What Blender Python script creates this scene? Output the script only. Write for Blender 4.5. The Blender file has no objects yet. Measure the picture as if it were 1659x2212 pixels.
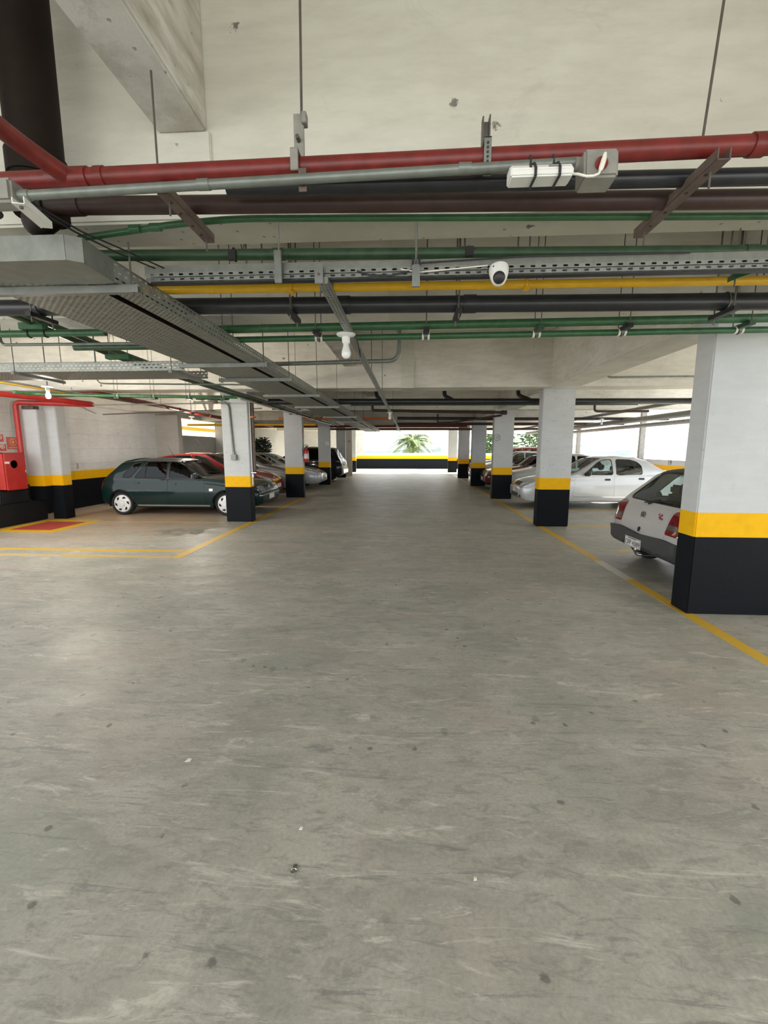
import bpy, bmesh, math, random
import numpy as np
from mathutils import Vector, Matrix
from mathutils.bvhtree import BVHTree
random.seed(7)
rng = np.random.default_rng(7)
S = bpy.context.scene
COL = S.collection
PI = math.pi

# ------------------------------------------------------------------ camera
H_EYE = 1.62
PITCH, YAW, FPX = math.radians(8.440), math.radians(3.257), 930.0
cd = bpy.data.cameras.new('camera')
cam = bpy.data.objects.new('camera', cd)
COL.objects.link(cam)
cam.location = (0, 0, H_EYE)
cam.rotation_euler = (PI / 2 - PITCH, 0, YAW)
cd.sensor_fit = 'VERTICAL'
cd.sensor_height = 24.0
cd.lens = 24.0 * FPX / 2212.0
cd.clip_start, cd.clip_end = 0.05, 3000
S.camera = cam

# ------------------------------------------------------------------ sky, sun, exposure
SKY_STRENGTH, GROUND_STRENGTH, SUN_STRENGTH = 1.0, 0.80, 8.5
EXPOSURE = 1.90
SUN_ELEV, SUN_DIR = math.radians(36), (0.82, 0.57)
W = bpy.data.worlds.new('sky')
S.world = W
W.use_nodes = True
nt = W.node_tree
nt.nodes.clear()
o_ = nt.nodes.new('ShaderNodeOutputWorld')
b_ = nt.nodes.new('ShaderNodeBackground')
tc = nt.nodes.new('ShaderNodeTexCoord')
sx = nt.nodes.new('ShaderNodeSeparateXYZ')
rp = nt.nodes.new('ShaderNodeValToRGB')
mr = nt.nodes.new('ShaderNodeMapRange')
mr.inputs[1].default_value, mr.inputs[2].default_value = -1, 1
nt.links.new(tc.outputs['Generated'], sx.inputs[0])
nt.links.new(sx.outputs[2], mr.inputs[0])
nt.links.new(mr.outputs[0], rp.inputs[0])
e = rp.color_ramp.elements
e[0].position = 0.46
e[0].color = (GROUND_STRENGTH * 1.0, GROUND_STRENGTH * 1.0, GROUND_STRENGTH * 0.95, 1)
e[1].position = 0.50
e[1].color = (0.95, 0.985, 1.0, 1)
x_ = rp.color_ramp.elements.new(0.75)
x_.color = (0.86, 0.94, 1.0, 1)
nt.links.new(rp.outputs[0], b_.inputs[0])
b_.inputs[1].default_value = SKY_STRENGTH
nt.links.new(b_.outputs[0], o_.inputs[0])

sd = bpy.data.lights.new('sun', 'SUN')
sd.energy = SUN_STRENGTH
sd.angle = math.radians(1.5)
sd.color = (1.0, 0.975, 0.94)
sun = bpy.data.objects.new('sun', sd)
COL.objects.link(sun)
_d = Vector((SUN_DIR[0] * math.cos(SUN_ELEV), SUN_DIR[1] * math.cos(SUN_ELEV), math.sin(SUN_ELEV)))
sun.rotation_euler = _d.to_track_quat('Z', 'Y').to_euler()
sun.location = (20, 20, 20)

vs = S.view_settings
vs.view_transform = 'Standard'
vs.look = 'None'
vs.gamma = 1.0
vs.use_curve_mapping = False
vs.exposure = EXPOSURE
S.cycles.max_bounces = 9
S.cycles.diffuse_bounces = 6
S.cycles.glossy_bounces = 4
S.cycles.transparent_max_bounces = 20
S.cycles.use_denoising = True
S.cycles.caustics_reflective = False
S.cycles.caustics_refractive = False
S.cycles.sample_clamp_indirect = 6.0

# ------------------------------------------------------------------ material helpers
class G:
    """small node-tree writer"""
    def __init__(s, name):
        s.m = bpy.data.materials.new(name)
        s.m.use_nodes = True
        s.t = s.m.node_tree
        s.t.nodes.clear()
        s.out = s.n('ShaderNodeOutputMaterial')
        s.geo = s.n('ShaderNodeNewGeometry')
        s.pos = s.geo.outputs['Position']
    def n(s, k):
        return s.t.nodes.new(k)
    def set(s, sock, v):
        if hasattr(v, 'links') or isinstance(v, bpy.types.NodeSocket):
            s.t.links.new(v, sock)
        else:
            if sock.type == 'RGBA' and len(v) == 3:
                v = (*v, 1)
            sock.default_value = v
    def math(s, op, a, b=0.0, c=None, clamp=False):
        k = s.n('ShaderNodeMath')
        k.operation = op
        k.use_clamp = clamp
        s.set(k.inputs[0], a)
        s.set(k.inputs[1], b)
        if c is not None:
            s.set(k.inputs[2], c)
        return k.outputs[0]
    def scale(s, v, sc):
        k = s.n('ShaderNodeVectorMath')
        k.operation = 'MULTIPLY'
        s.set(k.inputs[0], v)
        k.inputs[1].default_value = sc
        return k.outputs[0]
    def noise(s, sc=5, detail=4, rough=.55, vec=None, dist=0.0):
        k = s.n('ShaderNodeTexNoise')
        s.set(k.inputs['Vector'], vec if vec is not None else s.pos)
        k.inputs['Scale'].default_value = sc
        k.inputs['Detail'].default_value = detail
        k.inputs['Roughness'].default_value = rough
        k.inputs['Distortion'].default_value = dist
        return k.outputs['Fac']
    def voro(s, sc=5, vec=None, rand=1.0):
        k = s.n('ShaderNodeTexVoronoi')
        s.set(k.inputs['Vector'], vec if vec is not None else s.pos)
        k.inputs['Scale'].default_value = sc
        k.inputs['Randomness'].default_value = rand
        return k.outputs['Distance'], k.outputs['Color']
    def ramp(s, f, a, b, lo=0.0, hi=1.0):
        k = s.n('ShaderNodeMapRange')
        s.set(k.inputs[0], f)
        for i, v in enumerate((a, b, lo, hi)):
            k.inputs[1 + i].default_value = v
        return k.outputs[0]
    def mix(s, f, a, b):
        k = s.n('ShaderNodeMix')
        k.data_type = 'RGBA'
        s.set(k.inputs['Factor'], f)
        s.set(k.inputs[6], a)
        s.set(k.inputs[7], b)
        return k.outputs[2]
    def xyz(s, v=None):
        k = s.n('ShaderNodeSeparateXYZ')
        s.set(k.inputs[0], v if v is not None else s.pos)
        return k.outputs
    def bump(s, h, st=.3, d=.01):
        k = s.n('ShaderNodeBump')
        k.inputs['Strength'].default_value = st
        k.inputs['Distance'].default_value = d
        s.set(k.inputs['Height'], h)
        return k.outputs[0]
    def bsdf(s, color, rough=.6, metal=0.0, normal=None, coat=0.0, spec=None, emit=None, estr=0):
        k = s.n('ShaderNodeBsdfPrincipled')
        s.set(k.inputs['Base Color'], color)
        s.set(k.inputs['Roughness'], rough)
        k.inputs['Metallic'].default_value = metal
        k.inputs['Coat Weight'].default_value = coat
        k.inputs['Coat Roughness'].default_value = .04
        if spec is not None:
            k.inputs['Specular IOR Level'].default_value = spec
        if normal is not None:
            s.set(k.inputs['Normal'], normal)
        if emit is not None:
            s.set(k.inputs['Emission Color'], emit)
            k.inputs['Emission Strength'].default_value = estr
        return k.outputs[0]
    def done(s, sh):
        s.t.links.new(sh, s.out.inputs['Surface'])
        return s.m

M = {}
def simple(name, col, rough=.5, metal=0.0, coat=0.0, dirt=.12, sc=14, spec=None):
    g = G(name)
    f = g.ramp(g.noise(sc, 5, .6), .35, .7)
    c2 = tuple(x * (1 - dirt * 2) for x in col)
    M[name] = g.done(g.bsdf(g.mix(f, col, c2), rough, metal, None, coat, spec))
    return M[name]

def concrete(name, base, stain, spots=True, rough=.85, spotsc=7.0, bands=False, blocks=False, grain=1.0, spot_amt=.8):
    """painted concrete: broad blotches, trowel grain, dark pocks; optional yellow/black dado bands and block joints"""
    g = G(name)
    n1 = g.ramp(g.noise(1.1, 4, .6), .38, .68)
    n2 = g.ramp(g.noise(6.0, 6, .65, g.scale(g.pos, (.5, .5, 2.2))), .40, .72)
    c = g.mix(g.math('MULTIPLY', n1, .55), base, stain)
    c = g.mix(g.math('MULTIPLY', n2, .38 * grain), c, tuple(x * .80 for x in stain))
    if spots:
        gate = g.ramp(g.noise(1.0, 3, .6), .42, .60)
        wob = g.math('SUBTRACT', g.noise(spotsc * 7, 4, .7), .5)
        wv = g.noise(spotsc * 2.2, 2, .5)
        d, colr = g.voro(spotsc)
        dd = g.math('ADD', d, g.math('MULTIPLY', wob, .42))
        pick = g.xyz(colr)[0]
        sp = g.math('MULTIPLY', g.ramp(dd, .105, .07), g.math('GREATER_THAN', g.math('ADD', pick, g.math('MULTIPLY', gate, .35)), .92))
        c = g.mix(g.math('MULTIPLY', sp, spot_amt), c, (.10, .09, .075))
        d2, col2 = g.voro(spotsc * 3.1)
        dd2 = g.math('ADD', d2, g.math('MULTIPLY', g.math('SUBTRACT', g.noise(spotsc * 16, 3, .7), .5), .30))
        sp2 = g.math('MULTIPLY', g.ramp(dd2, .16, .11), g.math('GREATER_THAN', g.math('ADD', g.xyz(col2)[1], g.math('MULTIPLY', gate, .14)), .82))
        c = g.mix(g.math('MULTIPLY', sp2, .7 * spot_amt), c, (.13, .115, .10))
        st = g.ramp(g.noise(2.4, 7, .72, g.scale(g.pos, (.9, .9, 1.5)), .8), .60, .72)
        c = g.mix(g.math('MULTIPLY', st, .30 * grain), c, tuple(x * .62 for x in stain))
    if blocks:
        br = g.n('ShaderNodeTexBrick')
        px = g.xyz()
        cmb = g.n('ShaderNodeCombineXYZ')
        g.set(cmb.inputs[0], g.math('ADD', px[0], px[1]))
        g.set(cmb.inputs[1], px[2])
        g.set(br.inputs['Vector'], cmb.outputs[0])
        br.inputs['Scale'].default_value = 1.0
        br.inputs['Brick Width'].default_value = .8
        br.inputs['Row Height'].default_value = .4
        br.inputs['Mortar Size'].default_value = .008
        br.inputs['Mortar Smooth'].default_value = .3
        c = g.mix(g.math('MULTIPLY', br.outputs['Fac'], .30), c, tuple(x * .55 for x in stain))
    rg = rough
    if bands:
        z = g.xyz()[2]
        ye = g.math('LESS_THAN', z, 1.012)
        bl = g.math('LESS_THAN', z, .775)
        wear = g.ramp(g.noise(9, 5, .7), .66, .72)
        yel = g.mix(g.math('MULTIPLY', g.ramp(g.noise(12, 5), .45, .75), .30), (.86, .47, .006), (.62, .33, .01))
        blk = g.mix(g.math('MULTIPLY', wear, .35), (.0055, .007, .010), (.05, .05, .05))
        c = g.mix(ye, c, yel)
        c = g.mix(bl, c, blk)
        rg = g.math('SUBTRACT', rough, g.math('MULTIPLY', ye, .30))
    h = g.math('ADD', g.noise(26, 5, .7), g.math('MULTIPLY', n2, .5))
    M[name] = g.done(g.bsdf(c, rg, 0, g.bump(h, .25, .006), spec=.14))
    return M[name]

def perforated(name, col, au, av, pu, pv, fu, fv, rough=.45, stagger=True, vlim=None):
    """sheet metal punched with staggered slots: the slots are real see-through openings"""
    g = G(name)
    p = g.xyz()
    u = g.math('DIVIDE', p[au], pu)
    v = g.math('DIVIDE', p[av], pv)
    if stagger:
        row = g.math('FLOOR', v)
        u = g.math('ADD', u, g.math('MULTIPLY', g.math('MODULO', g.math('ABSOLUTE', row), 2.0), .5))
    fu_ = g.math('ABSOLUTE', g.math('SUBTRACT', g.math('FRACT', u), .5))
    fv_ = g.math('ABSOLUTE', g.math('SUBTRACT', g.math('FRACT', v), .5))
    hole = g.math('MULTIPLY', g.math('LESS_THAN', fu_, fu / 2), g.math('LESS_THAN', fv_, fv / 2))
    c = g.mix(g.ramp(g.noise(18, 5), .35, .7), col, tuple(x * .72 for x in col))
    sh = g.bsdf(c, rough, .55)
    tr = g.n('ShaderNodeBsdfTransparent')
    mx = g.n('ShaderNodeMixShader')
    g.set(mx.inputs[0], hole)
    g.t.links.new(sh, mx.inputs[1])
    g.t.links.new(tr.outputs[0], mx.inputs[2])
    M[name] = g.done(mx.outputs[0])
    return M[name]

def glass(name, tint, refl=.12, rough=.02, fk=1.0):
    g = G(name)
    tr = g.n('ShaderNodeBsdfTransparent')
    tr.inputs[0].default_value = (*tint, 1)
    gl = g.n('ShaderNodeBsdfGlossy')
    gl.inputs['Roughness'].default_value = rough
    fr = g.n('ShaderNodeFresnel')
    fr.inputs[0].default_value = 1.5
    mx = g.n('ShaderNodeMixShader')
    g.set(mx.inputs[0], g.math('ADD', g.math('MULTIPLY', fr.outputs[0], fk), refl, clamp=True))
    g.t.links.new(tr.outputs[0], mx.inputs[1])
    g.t.links.new(gl.outputs[0], mx.inputs[2])
    M[name] = g.done(mx.outputs[0])
    return M[name]

# ------------------------------------------------------------------ materials
def floor_material():
    g = G('floor_concrete')
    stretch = g.scale(g.pos, (.55, 1.0, 1.0))
    n1 = g.ramp(g.noise(.42, 4, .6), .35, .68)
    n2 = g.ramp(g.noise(1.7, 7, .68, stretch, .9), .42, .62)
    n3 = g.ramp(g.noise(6.5, 7, .74, stretch, 1.2), .42, .64)
    n4 = g.noise(60, 4, .7)
    c = g.mix(n1, (.530, .505, .430), (.425, .412, .360))
    c = g.mix(g.math('MULTIPLY', n2, .85), c, (.305, .298, .258))
    c = g.mix(g.math('MULTIPLY', n3, .60), c, (.56, .545, .48))
    n5 = g.ramp(g.noise(15, 7, .78, g.scale(g.pos, (.45, 1.2, 1)), 1.0), .50, .66)
    c = g.mix(g.math('MULTIPLY', n5, .70), c, (.215, .21, .185))
    gn = g.ramp(g.noise(1.5, 5, .6, g.scale(g.pos, (1, .8, 1))), .50, .64)
    c = g.mix(g.math('MULTIPLY', gn, .55), c, (.318, .335, .278))
    pk = g.ramp(g.noise(.9, 5, .62, g.scale(g.pos, (.8, 1.3, 1))), .50, .62)
    c = g.mix(g.math('MULTIPLY', pk, .32), c, (.50, .40, .35))
    c = g.mix(g.ramp(n4, .3, .7, 0, .45), c, (.22, .215, .195))
    wob = g.math('SUBTRACT', g.noise(26, 4, .7), .5)
    d, col = g.voro(3.4, g.scale(g.pos, (1, .75, 1)))
    dd = g.math('ADD', d, g.math('MULTIPLY', wob, .16))
    sp = g.math('MULTIPLY', g.ramp(dd, .10, .06), g.math('GREATER_THAN', g.xyz(col)[0], .45))
    c = g.mix(g.math('MULTIPLY', sp, .50), c, (.14, .145, .13))
    d2, col2 = g.voro(7.0)
    dd2 = g.math('ADD', d2, g.math('MULTIPLY', wob, .30))
    sp2 = g.math('MULTIPLY', g.ramp(dd2, .13, .08), g.math('GREATER_THAN', g.xyz(col2)[1], .62))
    c = g.mix(g.math('MULTIPLY', sp2, .60), c, (.07, .07, .065))
    # scratches and tyre scuffs, mostly along the bays
    scr = g.noise(3.0, 7, .8, g.scale(g.pos, (.35, 3.6, 1)), 1.6)
    c = g.mix(g.math('MULTIPLY', g.ramp(scr, .565, .64), .62), c, (.19, .19, .185))
    scl = g.noise(3.4, 7, .8, g.scale(g.pos, (.5, 2.8, 1)), 1.2)
    c = g.mix(g.math('MULTIPLY', g.ramp(scl, .56, .65), .62), c, (.70, .665, .59))
    # warm lamp glow painted into the floor colour at the bays beside the hydrant
    p = g.xyz()
    lamp_tint = g.math('MULTIPLY', g.ramp(p[0], -3.6, -5.5), g.math('MULTIPLY', g.ramp(p[1], 6.4, 9.5), g.ramp(p[1], 12.5, 10.0)))
    c = g.mix(g.math('MULTIPLY', lamp_tint, g.ramp(g.noise(1.6, 5), .35, .65, .25, .85)), c, (.62, .36, .17))
    # oil stain in the empty bay
    dx = g.math('DIVIDE', g.math('SUBTRACT', p[0], -4.35), .75)
    dy = g.math('DIVIDE', g.math('SUBTRACT', p[1], 8.05), .5)
    rr = g.math('ADD', g.math('POWER', dx, 2), g.math('POWER', dy, 2))
    oil = g.math('MULTIPLY', g.ramp(rr, 1.0, .1), g.ramp(g.noise(4, 6, .7, stretch), .45, .62))
    c = g.mix(g.math('MULTIPLY', oil, .85), c, (.085, .08, .07))
    rg = g.math('ADD', .30, g.math('MULTIPLY', g.noise(3.1, 5, .6, stretch), .34))
    M['floor'] = g.done(g.bsdf(c, rg, 0, g.bump(g.math('ADD', n4, scr), .12, .004), spec=.5))

floor_material()
def line_paint(name, col, wear):
    g = G(name)
    f = g.ramp(g.noise(5, 7, .75, g.scale(g.pos, (1, 1.6, 1)), .6), wear, wear + .13)
    M[name] = g.done(g.bsdf(g.mix(f, col, (.50, .46, .37)), .45))
line_paint('yellow_line', (.66, .41, .045), .60)
line_paint('worn_yellow_line', (.60, .40, .07), .46)
line_paint('white_line', (.62, .60, .54), .56)
line_paint('red_floor_paint', (.50, .075, .055), .62)
line_paint('bright_yellow_line', (.78, .46, .02), .60)

concrete('cream_beam', (.70, .69, .61), (.55, .53, .455), spotsc=4.6, grain=.9)
concrete('raw_beam', (.80, .785, .72), (.60, .57, .50), spotsc=4.5, grain=1.2)
concrete('peeling_beam', (.74, .73, .69), (.34, .285, .205), spotsc=5.5, grain=1.9)
concrete('slab', (.78, .75, .68), (.64, .60, .53), spotsc=7, grain=1.0, blocks=True)
concrete('pillar_paint', (.60, .62, .635), (.51, .52, .52), spotsc=3.1, bands=True, grain=.6, spot_amt=.35)
concrete('wall_paint', (.74, .745, .74), (.58, .565, .54), spotsc=4.0, bands=True, blocks=True, grain=.7, spot_amt=.4)
concrete('plain_wall', (.58, .56, .52), (.48, .455, .41), spotsc=4.0, grain=.7, spot_amt=.4)
concrete('far_wall_paint', (.62, .61, .56), (.52, .50, .45), spots=False, bands=True, grain=.5)
concrete('beige_wall', (.46, .38, .23), (.38, .31, .19), spots=False)
concrete('black_plinth', (.009, .010, .012), (.02, .022, .024), spots=False, rough=.6)

simple('red_pipe', (.20, .020, .016), .38, dirt=.2)
simple('bright_red', (.52, .03, .025), .35, dirt=.10, sc=6)
simple('brown_pipe', (.052, .024, .020), .42, dirt=.16)
simple('dark_brown', (.016, .0095, .0065), .7, dirt=.15, spec=.2)
simple('black_pipe', (.022, .024, .028), .33, dirt=.2)
simple('green_pipe', (.040, .135, .052), .36, dirt=.18)
simple('dark_green_pipe', (.035, .085, .040), .40, dirt=.2)
simple('yellow_pipe', (.80, .46, .012), .34, dirt=.08)
simple('grey_conduit', (.21, .23, .205), .40, .35, dirt=.14)
simple('galvanized', (.26, .27, .245), .45, .5, dirt=.12)
simple('steel_rod', (.16, .145, .13), .5, .6, dirt=.15)
simple('rusty_angle', (.170, .125, .105), .6, .2, dirt=.2)
simple('black_steel', (.02, .02, .022), .45, .2)
simple('white_plastic', (.82, .82, .79), .35, dirt=.03)
simple('grey_box', (.30, .29, .26), .55, dirt=.14)
simple('dark_cable', (.012, .012, .014), .5)
simple('white_cable', (.80, .78, .70), .45, dirt=.05)
simple('orange_clamp', (.75, .19, .04), .45)
simple('rubber', (.014, .014, .015), .75, dirt=.1)
simple('black_trim', (.018, .018, .020), .45, dirt=.1)
simple('grey_bumper', (.060, .062, .066), .55, dirt=.1)
simple('interior', (.030, .030, .032), .8)
simple('seat_fabric', (.06, .062, .066), .85)
simple('chrome', (.62, .63, .64), .12, .95, dirt=.03)
simple('wheel_silver', (.80, .80, .79), .38, .15, dirt=.03)
simple('alloy', (.50, .51, .53), .3, .6, dirt=.05)
simple('headlamp', (.55, .57, .58), .10, .5, coat=1.0, dirt=.12, sc=22)
simple('amber_lamp', (.75, .68, .50), .12, .2, coat=1.0)
simple('red_lamp', (.20, .008, .012), .12, 0, coat=1.0, dirt=.15, sc=20)
simple('smoked_lamp', (.09, .085, .09), .15, 0, coat=1.0)
simple('plate_paint', (.72, .73, .72), .4, dirt=.05)
simple('plate_ink', (.02, .02, .025), .5)
simple('badge_red', (.35, .03, .03), .4)
simple('sign_white', (.80, .78, .74), .5, dirt=.03)
simple('sign_red', (.62, .06, .04), .45, dirt=.05)
simple('sign_orange', (.85, .38, .10), .45, dirt=.05)
simple('ink', (.03, .03, .03), .6)
simple('grey_ink', (.22, .22, .22), .6)
simple('leaf', (.065, .125, .02), .5, dirt=.22, sc=3)
simple('palm_leaf', (.13, .185, .03), .45, dirt=.2, sc=3)
simple('dark_leaf', (.030, .050, .028), .5, dirt=.2, sc=6)
simple('bark', (.22, .17, .11), .9, dirt=.2)
simple('hazy_hill', (.034, .066, .068), .9, dirt=.30, sc=.09)  # the bluish cast of distance haze is mixed into this colour
simple('ground_green', (.28, .33, .22), .9, dirt=.15, sc=.05)
simple('light_socket', (.86, .86, .84), .3, dirt=.02)
for nm, c, fl in (('dark_green_paint', (.003, .018, .017), 0.0), ('red_car_paint', (.24, .016, .022), .0), ('graphite_paint', (.20, .20, .205), .45),
              ('silver_paint', (.46, .48, .50), .45), ('pale_silver_paint', (.55, .57, .60), .35), ('white_car_paint', (.66, .66, .65), 0), ('off_white_paint', (.52, .51, .50), .0),
              ('black_car_paint', (.012, .012, .014), 0), ('wine_paint', (.12, .012, .016), 0), ('bright_red_paint', (.42, .02, .03), 0)):
    simple(nm, c, .40, fl, coat=.45 if max(c) < .1 else .8, dirt=.02, sc=4, spec=.10)
glass('dark_glass', (.035, .04, .04), .0, fk=.5)
glass('tinted_glass', (.40, .47, .45), .06)
glass('clear_glass', (.72, .82, .80), .05)
g = G('lamp_bulb')
M['bulb'] = g.done(g.bsdf((.85, .85, .83), .25, 0, coat=.6))
g = G('lit_bulb')
M['lit_bulb'] = g.done(g.bsdf((.85, .85, .83), .25, 0, coat=.6, emit=(1, .90, .74), estr=1.5))

TRAY_GREY = (.38, .39, .355)
perforated('tray_bottom', TRAY_GREY, 1, 0, .038, .0200, .62, .36)
perforated('tray_side', TRAY_GREY, 1, 2, .046, .034, .60, .26)
perforated('tray_side_slots', TRAY_GREY, 1, 2, .050, .033, .55, .24)
perforated('branch_bottom', TRAY_GREY, 0, 1, .038, .0200, .62, .36)
perforated('branch_side', TRAY_GREY, 0, 2, .048, .029, .55, .30)
perforated('rail_slots', (.30, .31, .285), 0, 2, .055, .020, .42, .50, stagger=False)
perforated('channel_slots', (.36, .37, .35), 1, 0, .040, .020, .45, .40, stagger=False)

# ------------------------------------------------------------------ mesh helpers
class MB:
    def __init__(s):
        s.v, s.f = [], []
    def add(s, V, F):
        k = len(s.v)
        s.v += [tuple(p) for p in V]
        s.f += [tuple(i + k for i in q) for q in F]
        return s
    def box(s, a, b, rot=0.0, tilt=None):
        c = [(p + q) / 2 for p, q in zip(a, b)]
        h = [abs(q - p) / 2 for p, q in zip(a, b)]
        R = Matrix.Rotation(rot, 3, 'Z')
        if tilt is not None:
            R = R @ Matrix.Rotation(tilt[1], 3, tilt[0])
        V = []
        for z in (-1, 1):
            for x, y in ((-1, -1), (1, -1), (1, 1), (-1, 1)):
                V.append(tuple(R @ Vector((x * h[0], y * h[1], z * h[2])) + Vector(c)))
        return s.add(V, [(3, 2, 1, 0), (4, 5, 6, 7), (0, 1, 5, 4), (1, 2, 6, 5), (2, 3, 7, 6), (3, 0, 4, 7)])
    def tube(s, path, r, n=12, caps=True):
        P = [Vector(p) for p in path]
        rr = r if isinstance(r, (list, tuple)) else [r] * len(P)
        T = []
        for i in range(len(P)):
            a = P[max(0, i - 1)]
            b = P[min(len(P) - 1, i + 1)]
            d = (b - a)
            T.append(d.normalized() if d.length > 1e-9 else Vector((0, 0, 1)))
        u = T[0].orthogonal().normalized()
        V, F = [], []
        for i, p in enumerate(P):
            if i:
                q = T[i - 1].rotation_difference(T[i])
                u = (q @ u).normalized()
            w = T[i].cross(u).normalized()
            for k in range(n):
                a = 2 * PI * k / n
                V.append(tuple(p + (u * math.cos(a) + w * math.sin(a)) * rr[i]))
        for i in range(len(P) - 1):
            for k in range(n):
                a, b = i * n + k, i * n + (k + 1) % n
                F.append((a, b, b + n, a + n))
        if caps:
            F.append(tuple(reversed(range(n))))
            F.append(tuple(range((len(P) - 1) * n, len(P) * n)))
        return s.add(V, F)
    def cyl(s, a, b, r, n=16, r2=None):
        return s.tube([a, b], [r, r if r2 is None else r2], n)
    def lathe(s, prof, c=(0, 0, 0), axis='Z', n=24):
        """prof: (radius, height) pairs"""
        V, F = [], []
        for r, h in prof:
            for k in range(n):
                a = 2 * PI * k / n
                p = (r * math.cos(a), r * math.sin(a), h)
                if axis == 'Y':
                    p = (p[0], p[2], p[1])
                elif axis == 'X':
                    p = (p[2], p[0], p[1])
                V.append(tuple(p[i] + c[i] for i in range(3)))
        for i in range(len(prof) - 1):
            for k in range(n):
                a, b = i * n + k, i * n + (k + 1) % n
                F.append((a, b, b + n, a + n))
        F.append(tuple(reversed(range(n))))
        F.append(tuple(range((len(prof) - 1) * n, len(prof) * n)))
        return s.add(V, F)
    def prism(s, poly, axis, a, b):
        def pt(p, h):
            return {'X': (h, p[0], p[1]), 'Y': (p[0], h, p[1]), 'Z': (p[0], p[1], h)}[axis]
        n = len(poly)
        V = [pt(p, a) for p in poly] + [pt(p, b) for p in poly]
        F = [tuple(reversed(range(n))), tuple(range(n, 2 * n))] + [(i, (i + 1) % n, n + (i + 1) % n, n + i) for i in range(n)]
        return s.add(V, F)
    def ring(s, c, R, r, axis='Z', n=32, m=8, sy=1.0):
        pts = []
        for k in range(n + 1):
            a = 2 * PI * k / n
            p = {'Z': (math.cos(a), math.sin(a), 0), 'X': (0, math.cos(a), math.sin(a)), 'Y': (math.cos(a), 0, math.sin(a))}[axis]
            pts.append(tuple(c[i] + p[i] * R for i in range(3)))
        return s.tube(pts, r, m, caps=False)

def fillet(path, r, n=7):
    P = [Vector(p) for p in path]
    out = [tuple(P[0])]
    for i in range(1, len(P) - 1):
        a, b, c = P[i - 1], P[i], P[i + 1]
        d1, d2 = (a - b), (c - b)
        t = min(r, d1.length * .49, d2.length * .49)
        p, q = b + d1.normalized() * t, b + d2.normalized() * t
        for k in range(n + 1):
            s = k / n
            out.append(tuple(p * (1 - s) ** 2 + b * 2 * s * (1 - s) + q * s * s))
    out.append(tuple(P[-1]))
    return out

WLOC = {}
def make(name, mb, mat, parent=None, local=False, smooth=40, bevel=0.0, weld=False):
    V = np.array(mb.v, float)
    if parent is None:
        o0 = np.array([(V[:, 0].min() + V[:, 0].max()) / 2, (V[:, 1].min() + V[:, 1].max()) / 2, V[:, 2].min()])
    elif local:
        o0 = np.zeros(3)
    else:
        o0 = np.array(WLOC[parent.name])
    me = bpy.data.meshes.new(name)
    me.from_pydata((V - o0).tolist(), [], mb.f)
    bm = bmesh.new()
    bm.from_mesh(me)
    if weld:
        bmesh.ops.remove_doubles(bm, verts=bm.verts, dist=1e-5)
    bmesh.ops.recalc_face_normals(bm, faces=bm.faces)
    if bevel > 0:
        ed = [e for e in bm.edges if e.is_manifold and e.calc_face_angle(0) > .6]
        bmesh.ops.bevel(bm, geom=ed, offset=bevel, segments=2, affect='EDGES', clamp_overlap=True)
    bm.to_mesh(me)
    bm.free()
    if smooth:
        me.polygons.foreach_set('use_smooth', [True] * len(me.polygons))
        me.set_sharp_from_angle(angle=math.radians(smooth))
    me.materials.append(mat if not isinstance(mat, str) else M[mat])
    o = bpy.data.objects.new(name, me)
    COL.objects.link(o)
    if parent is not None:
        o.parent = parent
        WLOC[o.name] = tuple(o0) if not local else WLOC.get(parent.name, (0, 0, 0))
    else:
        o.location = o0
        WLOC[o.name] = tuple(o0)
    return o

def tag(o, label, cat, group=None):
    o['label'], o['category'] = label, cat
    if group:
        o['group'] = group
    return o
def empty(name, loc, label, cat, group=None, rz=0.0):
    o = bpy.data.objects.new(name, None)
    COL.objects.link(o)
    o.empty_display_size = .1
    o.location = loc
    o.rotation_euler = (0, 0, rz)
    WLOC[o.name] = tuple(loc)
    return tag(o, label, cat, group)
def struct(o):
    o['kind'] = 'structure'
    return o
def text_mesh(name, txt, mat, parent, size, M4, ext=.0012, align='CENTER', local=True):
    cu = bpy.data.curves.new(name, 'FONT')
    cu.body = txt
    cu.size = size
    cu.extrude = ext
    cu.align_x = align
    cu.align_y = 'CENTER'
    to = bpy.data.objects.new(name, cu)
    COL.objects.link(to)
    dg = bpy.context.evaluated_depsgraph_get()
    me = bpy.data.meshes.new_from_object(to.evaluated_get(dg))
    bpy.data.objects.remove(to)
    me.transform(M4)
    me.materials.clear()
    me.materials.append(M[mat])
    o = bpy.data.objects.new(name, me)
    COL.objects.link(o)
    if parent is not None:
        if not local:
            me.transform(Matrix.Translation(-Vector(WLOC[parent.name])))
        o.parent = parent
    return o
def facing(loc, normal, up=(0, 0, 1)):
    """matrix that puts text (XY plane) at loc facing along normal"""
    n = Vector(normal).normalized()
    u = Vector(up)
    r = u.cross(n).normalized()
    u = n.cross(r)
    m = Matrix((r, u, n)).transposed().to_4x4()
    return Matrix.Translation(loc) @ m
# ================================================================== the setting
def sbox(name, a, b, mat, bevel=0.0, rot=0.0):
    return struct(make(name, MB().box(a, b, rot), mat, bevel=bevel, smooth=30))
BEAM_Z, SLAB_Z = 2.80, 3.85
sbox('floor', (-14, -6, -.3), (9.7, 35.2, 0), 'floor')
sbox('ceiling', (-8.4, -5.2, SLAB_Z), (9.7, 7.3, SLAB_Z + .22), 'slab')
sbox('ceiling_far', (-9.25, 29.85, SLAB_Z), (-4.25, 34.9, SLAB_Z + .22), 'slab')
sbox('ceiling_rear', (-9.25, 7.3, SLAB_Z), (9.7, 29.85, SLAB_Z + .22), 'slab')
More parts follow.
